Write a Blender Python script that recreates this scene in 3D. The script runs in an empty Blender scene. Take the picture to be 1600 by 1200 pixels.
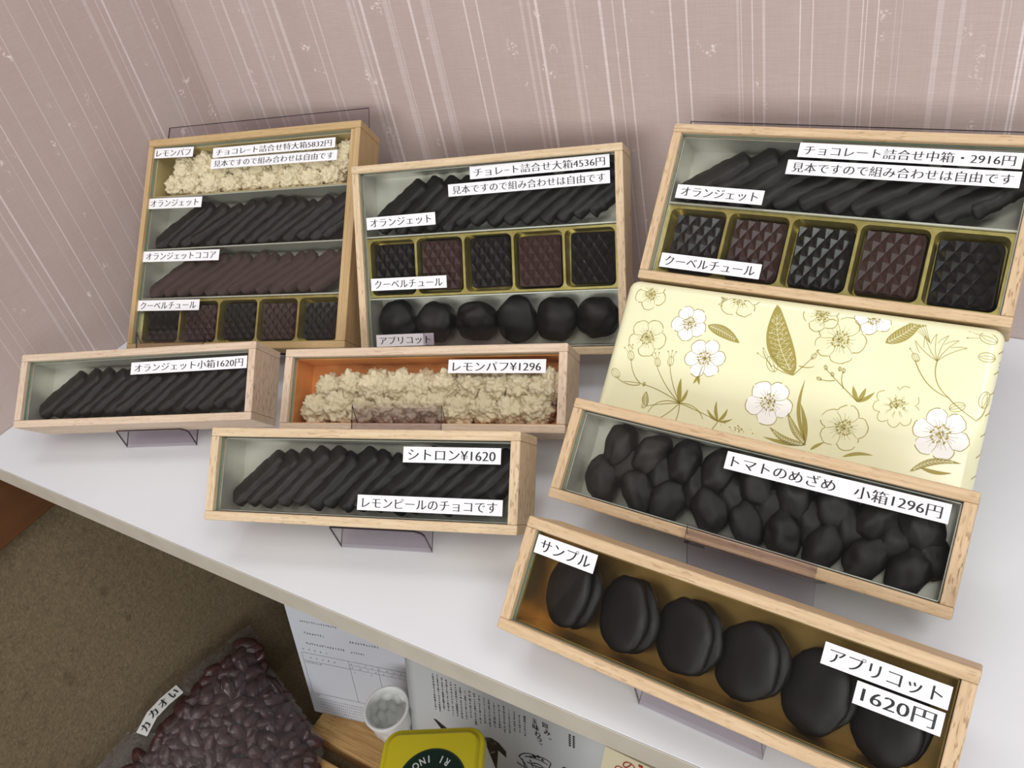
import bpy, bmesh, math, random
from mathutils import Matrix, Vector, noise
from math import sin, cos, pi, radians

S = bpy.context.scene
COL = S.collection
random.seed(7)

# ------------------------------------------------------------------ camera, light, exposure
cam_d = bpy.data.cameras.new('camera')
cam_d.sensor_fit = 'HORIZONTAL'
cam_d.sensor_width = 36.0
cam_d.lens = 36.0 * 1311.887 / 1600.0
cam_d.clip_start = 0.01
cam_d.clip_end = 20
cam = bpy.data.objects.new('camera', cam_d)
COL.objects.link(cam)
cam.matrix_world = Matrix(((0.849079, -0.183894, 0.495225, 0),
                           (0.494012, 0.608481, -0.62105, 0),
                           (-0.187127, 0.771968, 0.607494, 0.37692),
                           (0, 0, 0, 1)))
S.camera = cam

world = bpy.data.worlds.new('room_ambient')
S.world = world
world.use_nodes = True
world.node_tree.nodes['Background'].inputs[0].default_value = (0.86, 0.86, 0.90, 1)
world.node_tree.nodes['Background'].inputs[1].default_value = 0.30


def area(name, loc, target, sx, sy, watt, col):
    d = bpy.data.lights.new(name, 'AREA')
    d.shape = 'RECTANGLE'
    d.size, d.size_y, d.energy, d.color = sx, sy, watt, col
    o = bpy.data.objects.new(name, d)
    COL.objects.link(o)
    o.location = loc
    o.rotation_euler = (Vector(target) - Vector(loc)).to_track_quat('-Z', 'Y').to_euler()
    return o


area('ceiling_lamp_light', (-0.42, 0.33, 1.75), (-0.42, 0.25, 0), 0.9, 0.40, 6.5, (1.0, 0.98, 0.96))
area('front_fill_light', (0.0, -2.3, 0.72), (-0.35, 0.25, 0.05), 1.7, 0.75, 38, (1.0, 0.985, 0.97))  # added soft fill behind the camera, evens box fronts and under-shelf
area('ceiling_lamp_light', (0.33, -0.68, 1.6), (0.0, 0.3, 0), 0.52, 0.42, 7, (1.0, 0.97, 0.94))
area('ceiling_lamp_light', (0.85, -0.05, 1.6), (0.0, 0.3, 0), 0.5, 0.7, 10, (1.0, 0.97, 0.94))
area('side_fill_light', (1.65, -1.1, 0.85), (-0.3, 0.35, 0.1), 0.6, 0.6, 11, (0.97, 0.985, 1.0))  # added low fill from the right, lifts couverture facets and left wall

S.cycles.transparent_max_bounces = 40
S.view_settings.view_transform = 'Standard'
S.view_settings.look = 'None'
S.view_settings.gamma = 1
S.view_settings.use_curve_mapping = False
S.view_settings.exposure = -0.12


# ------------------------------------------------------------------ materials
def lin(c):
    return tuple(((x / 255) / 12.92 if x / 255 <= 0.04045 else ((x / 255 + 0.055) / 1.055) ** 2.4) for x in c) + (1,)


class NT:
    def __init__(s, name):
        s.m = bpy.data.materials.new(name)
        s.m.use_nodes = True
        s.t = s.m.node_tree
        s.b = s.t.nodes['Principled BSDF']
        s.out = s.t.nodes['Material Output']

    def n(s, kind, **kw):
        nd = s.t.nodes.new(kind)
        for k, v in kw.items():
            if k.startswith('i_'):
                key = k[2:]
                key = int(key) if key.isdigit() else key.replace('_', ' ')
                nd.inputs[key].default_value = v
            else:
                setattr(nd, k, v)
        return nd

    def l(s, a, b):
        s.t.links.new(a, b)

    def math(s, op, a, b=None, clamp=False):
        nd = s.n('ShaderNodeMath', operation=op, use_clamp=clamp)
        for i, x in enumerate((a, b)):
            if x is None:
                continue
            if isinstance(x, (int, float)):
                nd.inputs[i].default_value = x
            else:
                s.l(x, nd.inputs[i])
        return nd.outputs[0]

    def mix(s, fac, a, b):
        nd = s.n('ShaderNodeMix', data_type='RGBA')
        for i, x in ((0, fac), (6, a), (7, b)):
            if isinstance(x, (int, float, tuple)):
                nd.inputs[i].default_value = x
            else:
                s.l(x, nd.inputs[i])
        return nd.outputs[2]

    def noise(s, vec, scale, detail=3, rough=0.5):
        nd = s.n('ShaderNodeTexNoise', i_Scale=scale, i_Detail=detail, i_Roughness=rough)
        if vec is not None:
            s.l(vec, nd.inputs['Vector'])
        return nd.outputs[0]

    def ramp(s, f, lo, hi):
        nd = s.n('ShaderNodeMapRange')
        s.l(f, nd.inputs[0])
        nd.inputs[1].default_value = lo
        nd.inputs[2].default_value = hi
        return nd.outputs[0]

    def obj(s, scale=(1, 1, 1)):
        tc = s.n('ShaderNodeTexCoord')
        mp = s.n('ShaderNodeMapping')
        mp.inputs['Scale'].default_value = scale
        s.l(tc.outputs['Object'], mp.inputs[0])
        return mp.outputs[0]

    def bump(s, h, strength, dist):
        nd = s.n('ShaderNodeBump')
        nd.inputs['Strength'].default_value = strength
        nd.inputs['Distance'].default_value = dist
        s.l(h, nd.inputs['Height'])
        s.l(nd.outputs[0], s.b.inputs['Normal'])

    def set(s, col=None, rough=None, metal=None, spec=None):
        if col is not None:
            if isinstance(col, tuple):
                s.b.inputs['Base Color'].default_value = col
            else:
                s.l(col, s.b.inputs['Base Color'])
        if rough is not None:
            s.b.inputs['Roughness'].default_value = rough
        if metal is not None:
            s.b.inputs['Metallic'].default_value = metal
        if spec is not None:
            s.b.inputs['Specular IOR Level'].default_value = spec
        return s.m


def plain(name, rgb, rough=0.5, metal=0, spec=0.5):
    return NT(name).set(lin(rgb), rough, metal, spec)


def noisy(name, rgb1, rgb2, scale, rough=0.5, metal=0, spec=0.5, bump=0, bdist=0.0005, aniso=(1, 1, 1), lo=0.3, hi=0.7):
    t = NT(name)
    v = t.obj(aniso)
    f = t.ramp(t.noise(v, scale, 4), lo, hi)
    t.set(t.mix(f, lin(rgb1), lin(rgb2)), rough, metal, spec)
    if bump:
        t.bump(t.noise(v, scale * 1.3, 4), bump, bdist)
    return t.m


def wood(name, axis, light, dark, fleck, amount=0.55):
    t = NT(name)
    a = [1.0, 1.0, 1.0]
    s1 = tuple(22 if i == axis else 520 for i in range(3))
    s2 = tuple(150 if i == axis else 1000 for i in range(3))
    g = t.ramp(t.noise(t.obj(s1), 1.0, 3), 0.32, 0.68)
    c = t.mix(g, lin(light), lin(dark))
    f = t.ramp(t.noise(t.obj(s2), 1.0, 2), 0.565, 0.64)
    f = t.math('MULTIPLY', f, amount)
    big = t.ramp(t.noise(t.obj(), 26, 2), 0.35, 0.7)
    f = t.math('MULTIPLY', f, t.math('ADD', t.math('MULTIPLY', big, 0.8), 0.2))
    c = t.mix(f, c, lin(fleck))
    t.set(c, 0.55, 0, 0.35)
    t.bump(t.noise(t.obj(s2), 1.0, 2), 0.25, 0.0003)
    return t.m


TONES = {'pale': ((212, 193, 172), (196, 174, 150), (150, 125, 100)),
         'tan': ((214, 194, 162), (196, 172, 138), (136, 108, 78)),
         'warm': ((208, 184, 150), (190, 163, 127), (130, 100, 68)),
         'beige': ((190, 164, 122), (176, 148, 104), (150, 122, 84))}
WOOD = {}
for k, v in TONES.items():
    WOOD[k] = (wood('wood_%s_lengthwise' % k, 0, *v), wood('wood_%s_upright' % k, 1, *v, 0.8 if k != 'beige' else 0.3))


def sheet_mat(name, tint, gloss_col, f0=0.04, rough=0.01):
    t = NT(name)
    t.t.nodes.remove(t.b)
    tr = t.n('ShaderNodeBsdfTransparent')
    tr.inputs[0].default_value = tint
    gl = t.n('ShaderNodeBsdfAnisotropic') if False else t.n('ShaderNodeBsdfGlossy')
    gl.inputs['Color'].default_value = gloss_col
    gl.inputs['Roughness'].default_value = rough
    lw = t.n('ShaderNodeLayerWeight')
    lw.inputs[0].default_value = 0.5
    p5 = t.math('POWER', lw.outputs['Facing'], 5.0)
    f = t.math('ADD', t.math('MULTIPLY', p5, 1 - f0), f0, True)
    mx = t.n('ShaderNodeMixShader')
    t.l(f, mx.inputs[0])
    t.l(tr.outputs[0], mx.inputs[1])
    t.l(gl.outputs[0], mx.inputs[2])
    t.l(mx.outputs[0], t.out.inputs[0])
    return t.m


GLASS = sheet_mat('clear_glass', (0.97, 0.982, 0.975, 1), (1, 1, 1, 1), 0.012)
GLASS_EDGE = plain('glass_edge_green', (120, 150, 132), 0.15)
ACRYL = sheet_mat('smoke_acrylic', (0.915, 0.90, 0.92, 1), (1, 1, 1, 1), 0.02)
ACRYL_EDGE = plain('acrylic_cut_edge', (52, 46, 58), 0.15)
SILVER = noisy('silver_paper', (206, 204, 194), (190, 188, 176), 40, 0.36, 0.5, 0.5)
GOLDP = noisy('gold_paper', (190, 156, 90), (166, 132, 70), 9, 0.26, 0.85)
COPPER = noisy('orange_paper', (230, 164, 96), (206, 132, 68), 30, 0.4, 0.3)
BEIGE_P = noisy('cream_paper', (196, 178, 128), (184, 164, 112), 30, 0.5, 0.1)
GOLDTRAY = noisy('gold_plastic', (200, 186, 118), (170, 152, 84), 120, 0.3, 0.75)
SILVER_STRIP = plain('silver_card', (190, 190, 178), 0.4, 0.5)


def choc_mat(name, a, b, rough, bump=0.35):
    t = NT(name)
    v = t.obj()
    f = t.ramp(t.noise(v, 140, 4), 0.3, 0.75)
    t.set(t.mix(f, lin(a), lin(b)), rough, 0, 0.45)
    t.bump(t.noise(v, 150, 3), bump, 0.0008)
    return t.m


CHOC = choc_mat('dark_chocolate', (20, 16, 15), (30, 26, 24), 0.33)
COCOA = choc_mat('cocoa_dusted_chocolate', (58, 42, 39), (76, 56, 52), 0.75)
DARKSQ = choc_mat('dark_couverture', (26, 23, 22), (31, 27, 26), 0.22, 0.05)
MILKSQ = choc_mat('brown_couverture', (58, 38, 35), (63, 42, 39), 0.32, 0.05)
PUFF = noisy('lemon_puff', (250, 238, 212), (236, 216, 176), 90, 0.7, 0, 0.3, 0.5, 0.0012)
LABEL = plain('label_tape', (236, 236, 240), 0.35)
INK = plain('black_ink', (22, 22, 24), 0.5)


# ------------------------------------------------------------------ object helpers
def tag(o, label=None, cat=None, group=None, kind=None):
    if label: o['label'] = label
    if cat: o['category'] = cat
    if group: o['group'] = group
    if kind: o['kind'] = kind
    return o


def obj(name, data, parent=None, mats=None, matrix=None):
    o = bpy.data.objects.new(name, data)
    COL.objects.link(o)
    if mats is not None and data is not None:
        for m in (mats if isinstance(mats, (list, tuple)) else [mats]):
            data.materials.append(m)
    if parent is not None:
        o.parent = parent
    if matrix is not None:
        o.matrix_local = matrix
    return o


def empty(name, matrix, label, cat, group=None):
    o = bpy.data.objects.new(name, None)
    o.empty_display_size = 0.02
    COL.objects.link(o)
    o.matrix_world = matrix
    return tag(o, label, cat, group)


def bm_mesh(name, bm, smooth=False):
    me = bpy.data.meshes.new(name)
    bm.to_mesh(me)
    bm.free()
    if smooth:
        for p in me.polygons:
            p.use_smooth = True
    return me


def add_box(bm, x0, x1, y0, y1, z0, z1, bev=0.0, seg=2, mat=0):
    r = bmesh.ops.create_cube(bm, size=1)
    vs = r['verts']
    for v in vs:
        v.co = Vector(((x0 + x1) / 2 + v.co.x * (x1 - x0), (y0 + y1) / 2 + v.co.y * (y1 - y0), (z0 + z1) / 2 + v.co.z * (z1 - z0)))
    fs = set(f for v in vs for f in v.link_faces)
    if bev:
        es = list(set(e for v in vs for e in v.link_edges))
        rr = bmesh.ops.bevel(bm, geom=es, offset=bev, segments=seg, affect='EDGES', profile=0.5)
        fs |= set(rr['faces'])
    for f in fs:
        if f.is_valid:
            f.material_index = mat


def box_mesh(name, x0, x1, y0, y1, z0, z1, bev=0.0, seg=2):
    bm = bmesh.new()
    add_box(bm, x0, x1, y0, y1, z0, z1, bev, seg)
    return bm_mesh(name, bm)


def pydata(name, v, f, smooth=False, mi=None):
    me = bpy.data.meshes.new(name)
    me.from_pydata(v, [], f)
    if mi:
        for p, i in zip(me.polygons, mi):
            p.material_index = i
    if smooth:
        for p in me.polygons:
            p.use_smooth = True
    me.update()
    return me


def rrect(x0, x1, y0, y1, r, n=5):
    pts = []
    for cx, cy, a0 in ((x1 - r, y0 + r, -pi / 2), (x1 - r, y1 - r, 0), (x0 + r, y1 - r, pi / 2), (x0 + r, y0 + r, pi)):
        for k in range(n + 1):
            a = a0 + pi / 2 * k / n
            pts.append((cx + r * cos(a), cy + r * sin(a)))
    return pts


def prism(name, loop, z0, z1, smooth=False):
    n = len(loop)
    v = [(x, y, z0) for x, y in loop] + [(x, y, z1) for x, y in loop]
    f = [tuple(range(n - 1, -1, -1)), tuple(range(n, 2 * n))]
    f += [(i, (i + 1) % n, n + (i + 1) % n, n + i) for i in range(n)]
    return pydata(name, v, f)


def sheet(path, u0, u1, th, taper=None):
    """a bent plastic sheet: path of (v,w) points, extruded between u0 and u1; faces 0, cut edges 1"""
    P = [Vector(p) for p in path]
    n = len(P)
    offs = []
    for i in range(n):
        d0 = (P[i] - P[i - 1]).normalized() if i else None
        d1 = (P[i + 1] - P[i]).normalized() if i < n - 1 else None
        if d0 is None: d0 = d1
        if d1 is None: d1 = d0
        n0 = Vector((-d0.y, d0.x)); n1 = Vector((-d1.y, d1.x))
        m = n0 + n1
        if m.length < 0.35:
            m = n0
        m.normalize()
        offs.append(m * (th / 2 / max(0.45, m.dot(n0))))
    v, f, mi = [], [], []
    for i in range(n):
        a, b = (u0, u1) if taper is None else taper[i]
        for q in (P[i] + offs[i], P[i] - offs[i]):
            v.append((a, q.x, q.y)); v.append((b, q.x, q.y))
    for i in range(n - 1):
        o = 4 * i
        f += [(o, o + 1, o + 5, o + 4), (o + 3, o + 2, o + 6, o + 7), (o + 2, o, o + 4, o + 6), (o + 1, o + 3, o + 7, o + 5)]
        mi += [0, 0, 1, 1]
    f += [(0, 2, 3, 1), (4 * n - 4, 4 * n - 3, 4 * n - 1, 4 * n - 2)]
    mi += [1, 1]
    return pydata('acrylic_sheet', v, f, False, mi)


def text_mesh(body, width, height, bold=0.027, thin=-0.013):
    """lettering fitted into width x height, strokes thickened sideways like a serif print face"""
    cu = bpy.data.curves.new('lettering', 'FONT')
    cu.body = body
    cu.size = 1.0
    cu.offset = thin
    cu.resolution_u = 3
    to = bpy.data.objects.new('lettering', cu)
    COL.objects.link(to)
    dg = bpy.context.evaluated_depsgraph_get()
    me = bpy.data.meshes.new_from_object(to.evaluated_get(dg))
    bpy.data.objects.remove(to)
    bpy.data.curves.remove(cu)
    vs = [v.co.copy() for v in me.vertices]
    fs = [tuple(p.vertices) for p in me.polygons]
    bpy.data.meshes.remove(me)
    x0 = min(c.x for c in vs); x1 = max(c.x for c in vs); y0 = min(c.y for c in vs); y1 = max(c.y for c in vs)
    k = height / max(y1 - y0, 0.72)
    kx = width / (x1 - x0)
    cx, cy = (x0 + x1) / 2, (y0 + y1) / 2
    out, fo = [], []
    for s in ((-bold, bold) if bold else (0,)):
        b = len(out)
        out += [((c.x - cx + s) * kx, (c.y - cy) * k, 0.00001 * s) for c in vs]
        fo += [tuple(b + i for i in q) for q in fs]
    return pydata('lettering', out, fo)


def lab_axes(M, u, v, w, rot=0):
    return Matrix.Translation((u, v, w)) @ Matrix.Rotation(rot, 4, 'Z')


def label_on(parent, text, pts, w, name='price_label'):
    """pts: TL,TR,BR,BL of the tape on the pane in mm"""
    (a, b), (c, d), (e, f), (g, h) = pts
    cx, cy = (a + c + e + g) / 4000, (b + d + f + h) / 4000
    wd = (math.hypot(c - a, d - b) + math.hypot(e - g, f - h)) / 2000
    ht = (math.hypot(a - g, b - h) + math.hypot(c - e, d - f)) / 2000
    rot = math.atan2(d - b + f - h, c - a + e - g)
    o = obj(name, box_mesh(name, -wd / 2, wd / 2, -ht / 2, ht / 2, 0, 0.00015), parent, LABEL, lab_axes(None, cx, cy, w, rot))
    nchar = len(text)
    tw = wd - 0.0065 if wd > 0.05 else wd - 0.0055
    t = obj('lettering', text_mesh(text, tw, ht * 0.66), o, INK, Matrix.Translation((0, 0, 0.00022)))
    return o


# ------------------------------------------------------------------ room setting
XL, YB, YF = -0.6987, 0.529, 0.1702
ZT = 1.7


def wallpaper(name, strength):
    t = NT(name)
    geo = t.n('ShaderNodeNewGeometry')
    mp = t.n('ShaderNodeMapping')
    t.l(geo.outputs['Position'], mp.inputs[0])
    P = mp.outputs[0]
    def st(sx, sy, sz):
        m = t.n('ShaderNodeMapping'); m.inputs['Scale'].default_value = (sx, sy, sz); t.l(P, m.inputs[0]); return m.outputs[0]
    base = lin((186, 170, 164))
    broad = t.ramp(t.noise(st(26, 26, 0.6), 1, 3), 0.3, 0.7)
    c = t.mix(t.math('MULTIPLY', broad, 0.55), base, lin((197, 184, 181)))
    c = t.mix(strength, c, lin((238, 228, 230)))
    weave = t.noise(st(60, 60, 1500), 1, 2)
    weave2 = t.noise(st(1300, 1300, 50), 1, 2)
    w = t.ramp(t.math('ADD', weave, t.math('MULTIPLY', weave2, 0.6)), 0.6, 1.0)
    c = t.mix(t.math('MULTIPLY', w, 0.28), c, lin((170, 148, 142)))
    blob = t.ramp(t.noise(st(75, 75, 55), 1, 2), 0.665, 0.74)
    speck = t.ramp(t.noise(st(420, 420, 520), 1, 3), 0.5, 0.62)
    c = t.mix(t.math('MULTIPLY', t.math('MULTIPLY', blob, speck), 0.75), c, lin((240, 232, 228)))
    t.set(c, 0.6 if strength < 0.3 else 0.42, 0, 0.3)
    t.bump(t.math('ADD', weave, weave2), 0.25, 0.0003)
    return t.m


WALLP = [wallpaper('wallpaper_pink', 0.0), wallpaper('wallpaper_faint_stripe', 0.28), wallpaper('wallpaper_stripe', 0.42), wallpaper('wallpaper_bright_stripe', 0.66)]
BACK_S = [(-683.0, 2.1, 0.3), (-649.7, 1.8, 0.4), (-635.6, 2.8, 0.45), (-613.9, 3.5, 0.4), (-606.1, 1.7, 0.4), (-585.2, 3.3, 0.3), (-575.0, 4.0, 0.5), (-539.9, 1.4, 0.5), (-530.3, 1.6, 0.6), (-493.9, 4.3, 0.35), (-487.3, 2.3, 0.3), (-480.8, 2.6, 0.8), (-457.7, 5.3, 0.4), (-451.5, 1.6, 0.4), (-433.1, 2.4, 0.9), (-420.4, 5.1, 0.35), (-414.5, 1.5, 0.4), (-382.9, 1.4, 0.8), (-371.8, 1.2, 0.8), (-335.7, 2.6, 0.3), (-329.3, 2.1, 0.25), (-323.4, 2.3, 0.9), (-299.2, 3.0, 0.35), (-293.1, 1.5, 0.35), (-274.5, 2.1, 1), (-264.7, 1.2, 0.5), (-256.7, 1.2, 0.8), (-224.5, 1.3, 0.8), (-213.9, 1.3, 0.8), (-181.0, 1.6, 0.3), (-178.4, 0.6, 0.6), (-171.5, 0.7, 0.8), (-164.9, 1.7, 0.6), (-142.6, 0.8, 0.9), (-135.2, 0.7, 0.9), (-115.8, 1.4, 0.35), (-107.3, 0.6, 0.9), (-105.0, 0.5, 0.9), (-99.0, 0.7, 0.9), (-89.7, 0.5, 0.3), (-86.1, 0.5, 0.3), (-68.1, 3.2, 0.25), (-56.6, 2.5, 0.2), (-36.7, 1.2, 0.25), (-32.9, 0.6, 0.3), (-25.6, 1.2, 1), (-23.5, 1.2, 0.9), (10, 2, .5), (31, 1, .9), (60, 2.5, .4), (95, 1, .8), (130, 3, .4), (170, 1.2, .9), (220, 2, .5), (260, 1, .8), (300, 3, .4), (350, 1.2, .9), (410, 2, .5), (470, 1, .8), (530, 3, .4)]
LEFT_S = [(-400, 2, .5), (-330, 1, .8), (-270, 2.5, .4), (-200, 1, .8), (-140, 2, .5), (-80, 1, .9), (-20, 2.5, .4), (40, 1, .8), (95, 1.5, .6), (140, 1, .9), (190, 2, .5), (240.1, 0.8, 0.7), (250.0, 0.6, 0.5), (257.8, 0.5, 0.6), (285.1, 2.6, 0.4), (294.5, 0.9, 0.5), (301.3, 1.7, 1), (322.5, 0.5, 0.7), (330.9, 1.0, 0.8), (345.7, 0.9, 0.7), (366.6, 0.9, 0.5), (382.4, 1.1, 0.3), (400.3, 0.7, 0.8), (410.8, 0.6, 0.4), (418.4, 0.8, 0.8), (444.7, 3.4, 0.4), (455.7, 0.9, 0.5), (461.3, 1.9, 0.8), (487.5, 1.3, 0.3), (492.0, 1.4, 0.5), (507.4, 0.9, 0.5), (524.0, 1.3, 0.3)]


def striped_wall(name, lo, hi, stripes, place, z0):
    xs, kinds = [lo], []
    for x, w, s in stripes:
        x, w = x / 1000, w / 1000
        kinds += [0, 1 if s < 0.45 else 2 if s < 0.75 else 3]
        xs += [x, x + w]
    xs.append(hi); kinds.append(0)
    v, f = [], []
    for x in xs:
        v += [place(x, z0), place(x, ZT)]
    for i in range(len(xs) - 1):
        f.append((2 * i, 2 * i + 2, 2 * i + 3, 2 * i + 1))
    o = obj(name, pydata(name, v, f, False, kinds), None, WALLP)
    return tag(o, kind='structure')


striped_wall('wall_back', XL, 0.62, BACK_S, lambda x, z: (x, YB, z), -0.018)
striped_wall('wall_left', -0.6, YB, LEFT_S, lambda y, z: (XL, y, z), -0.018)

# under the shelf: felt-covered wall, cleat, floor, back
FELT = NT('brown_felt')
_v = FELT.obj()
_f = FELT.ramp(FELT.noise(_v, 300, 5, 0.7), 0.3, 0.7)
_c = FELT.mix(_f, lin((112, 99, 77)), lin((146, 131, 104)))
_f2 = FELT.ramp(FELT.noise(FELT.obj((1, 240, 420)), 1, 4, 0.6), 0.62, 0.72)
_c = FELT.mix(FELT.math('MULTIPLY', _f2, 0.5), _c, lin((176, 160, 130)))
_f3 = FELT.ramp(FELT.noise(_v, 45, 3), 0.62, 0.75)
_c = FELT.mix(FELT.math('MULTIPLY', _f3, 0.5), _c, lin((86, 74, 56)))
FELT.set(_c, 0.95, 0, 0.1)
FELT.bump(FELT.noise(_v, 420, 5, 0.7), 0.8, 0.002)
tag(obj('wall_left_lower', box_mesh('wall_left_lower', -0.735, -0.715, -0.6, YB + 0.02, -0.50, -0.019), None, FELT.m), kind='structure')
CLEAT = noisy('brown_board', (104, 64, 30), (88, 52, 22), 60, 0.5, aniso=(1, 0.15, 1))
tag(obj('trim_1', box_mesh('trim_1', -0.7145, XL, -0.6, YB, -0.0865, -0.0185, 0.0015), None, CLEAT), kind='structure')
tag(obj('wall_back_lower', box_mesh('wall_back_lower', -0.715, 0.62, YB, YB + 0.02, -0.50, -0.019), None, noisy('grey_panel', (150, 142, 128), (134, 126, 112), 30, 0.8)), kind='structure')
tag(obj('floor', box_mesh('floor', -0.735, 0.62, -0.9, YB + 0.02, -0.52, -0.50), None, FELT.m), kind='structure')

shelf = empty('display_shelf', Matrix.Translation((-0.04, 0.35, 0)), 'wide white laminated shelf board carrying all the chocolate boxes in the wall corner', 'shelf')
WHITE = noisy('white_laminate', (221, 225, 231), (215, 219, 225), 8, 0.32, 0, 0.45)
EDGE = noisy('greige_edge_band', (192, 187, 174), (182, 176, 162), 40, 0.5)
obj('shelf_board', box_mesh('shelf_board', XL + 0.0005, 0.62, YF + 0.0008, YB - 0.0005, -0.018, 0, 0.0002), shelf, WHITE, shelf.matrix_world.inverted())
eb = bmesh.new()
add_box(eb, XL + 0.0005, 0.62, YF, YF + 0.0007, -0.0182, -0.0006, 0.0002)
obj('edge_band', bm_mesh('edge_band', eb), shelf, EDGE, shelf.matrix_world.inverted())

# ------------------------------------------------------------------ chocolate boxes
D = 0.0354
POSE = {
'H1': ([-0.62732, 0.18698, 0.03726], [0.93305, 0.35969, -0.00678], [-0.27488, 0.72496, 0.63156], 0.2000, 0.0567),
'C2': ([-0.41137, 0.25631, 0.03586], [0.95577, 0.29406, 0.00623], [-0.22848, 0.72893, 0.64533], 0.2000, 0.0567),
'C3': ([-0.39876, 0.1749, 0.03677], [0.95648, 0.29179, 0.00371], [-0.2198, 0.71202, 0.66686], 0.2000, 0.0567),
'T': ([-0.1997, 0.25707, 0.04725], [0.99981, -0.01877, -0.00425], [0.01727, 0.7776, 0.62852], 0.2000, 0.0567),
'F': ([-0.18805, 0.17849, 0.03753], [0.99899, -0.04427, 0.00729], [0.02964, 0.77317, 0.63351], 0.2000, 0.0567),
'A': ([-0.62007, 0.29013, 0.03641], [0.95405, 0.29949, -0.00938], [-0.2173, 0.71309, 0.66654], 0.2001, 0.1840),
'B': ([-0.41078, 0.34623, 0.03003], [0.95144, 0.30784, -0.00225], [-0.16827, 0.52615, 0.83358], 0.2000, 0.1417),
'M': ([-0.20097, 0.39535, 0.10172], [0.99998, -0.00592, 0.0006], [0.00398, 0.73991, 0.67269], 0.2000, 0.0988),
'G': ([-0.20235, 0.30609, 0.04069], [0.99996, 0.00586, -0.00692], [-0.00031, 0.7851, 0.61937], 0.2000, 0.1050)}
MAT = {}
for k, (o, ex, ey, W, H) in POSE.items():
    ex = Vector(ex).normalized(); ey = Vector(ey); ey = (ey - ex * ey.dot(ex)).normalized(); ez = ex.cross(ey)
    m = Matrix((ex, ey, ez)).transposed().to_4x4()
    m.translation = Vector(o)
    MAT[k] = m

GW = -0.0034      # glass front
FLOOR_W = -0.0275  # tray floor depth


def liner(W, H, l, r, b, t, mat_name='paper_liner'):
    """an open paper tray inside the frame"""
    x0, x1, y0, y1 = l + .0004, W - r - .0004, b + .0004, H - t - .0004
    bm = bmesh.new()
    add_box(bm, x0, x1, y0, y1, FLOOR_W - .0006, FLOOR_W)
    for q in ((x0, x0 + .0006, y0, y1), (x1 - .0006, x1, y0, y1), (x0, x1, y0, y0 + .0006), (x0, x1, y1 - .0006, y1)):
        add_box(bm, *q, FLOOR_W - .0004, -.0064)
    return bm_mesh(mat_name, bm)


def wooden_box(key, label, tone, liner_mat, left=.0057, right=.0057, bot=.0056, top=.0055, lid_strip=False):
    W, H = POSE[key][3:]
    t = empty('chocolate_box', MAT[key], label, 'box of chocolates', 'wooden chocolate boxes on the shelf')
    wl, wv = WOOD[tone]
    obj('top_board', box_mesh('top_board', 0, W, H - top, H, -D, 0, .0009, 2), t, wl)
    obj('bottom_board', box_mesh('bottom_board', 0, W, 0, bot, -D, 0, .0009, 2), t, wl)
    obj('end_board', box_mesh('end_board', .0002, left, bot, H - top, -D + .0002, -.0002, .0003, 1), t, wv)
    if lid_strip:
        obj('end_board', box_mesh('end_board', W - .0052, W - .0002, bot, H - top, -D + .0002, -.0002, .0003, 1), t, wv)
        obj('lid_strip', box_mesh('lid_strip', W - right, W - .0054, bot, H - top, -.012, -.0012, .0003, 1), t, wv)
    else:
        obj('end_board', box_mesh('end_board', W - right, W - .0002, bot, H - top, -D + .0002, -.0002, .0003, 1), t, wv)
    obj('back_board', box_mesh('back_board', left, W - (.0052 if lid_strip else right), bot, H - top, -D + .0004, -D + .0040), t, wl)
    obj('paper_liner', liner(W, H, left, right, bot, top), t, liner_mat)
    g = bmesh.new()
    add_box(g, left + .0001, W - right - .0001, bot + .0001, H - top - .0001, GW - .0022, GW)
    for f in g.faces:
        if abs(f.normal.z) < .5:
            f.material_index = 1
    obj('glass_lid', bm_mesh('glass_lid', g), t, [GLASS, GLASS_EDGE])
    return t


BOX = {}
BOX['A'] = wooden_box('A', 'tallest wooden chocolate box, four rows, leaning in the wall corner, marked 5832 yen', 'beige', SILVER, .0045, .0090, .0056, .0062, True)
BOX['B'] = wooden_box('B', 'three-row wooden chocolate box with white labels, marked 4536 yen, centre of the back row', 'tan', SILVER)
BOX['M'] = wooden_box('M', 'two-row wooden chocolate box marked 2916 yen, standing above the floral wrapped box', 'warm', SILVER)
BOX['H1'] = wooden_box('H1', 'long pale wooden box of dark sticks at the far left, single label 1620 yen', 'pale', SILVER)
BOX['C2'] = wooden_box('C2', 'long wooden box of cream lemon puffs on orange paper, marked 1296 yen', 'pale', COPPER)
BOX['C3'] = wooden_box('C3', 'long wooden box of dark citrus sticks at the front left, with two white labels', 'tan', SILVER)
BOX['T'] = wooden_box('T', 'long wooden box of dark tomato lumps lying against the floral wrapped box', 'warm', SILVER)
BOX['F'] = wooden_box('F', 'frontmost long wooden box of round apricot chocolates on gold paper', 'warm', GOLDP)


def divider(key, v, mat=SILVER_STRIP):
    W = POSE[key][3]
    r = .0094 if key == 'A' else .0062
    l = .0050 if key == 'A' else .0062
    obj('divider', box_mesh('divider', l, W - r, v - .0005, v + .0005, FLOOR_W + .0002, -.0066), BOX[key], mat)


for v in (.0900, .0443): divider('B', v)
divider('M', .0508)
for v in (.1335, .0877, .0450): divider('A', v)

_cb = bmesh.new()
add_box(_cb, .0056, .1900, .1343, .1770, FLOOR_W + .0002, FLOOR_W + .0007)
for _q in ((.0056, .0062, .1343, .1770), (.1894, .1900, .1343, .1770), (.0056, .1900, .1343, .1349), (.0056, .1900, .1764, .1770)):
    add_box(_cb, *_q, FLOOR_W + .0004, -.0066)
obj('cream_liner', bm_mesh('cream_liner', _cb), BOX['A'], BEIGE_P)

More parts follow.
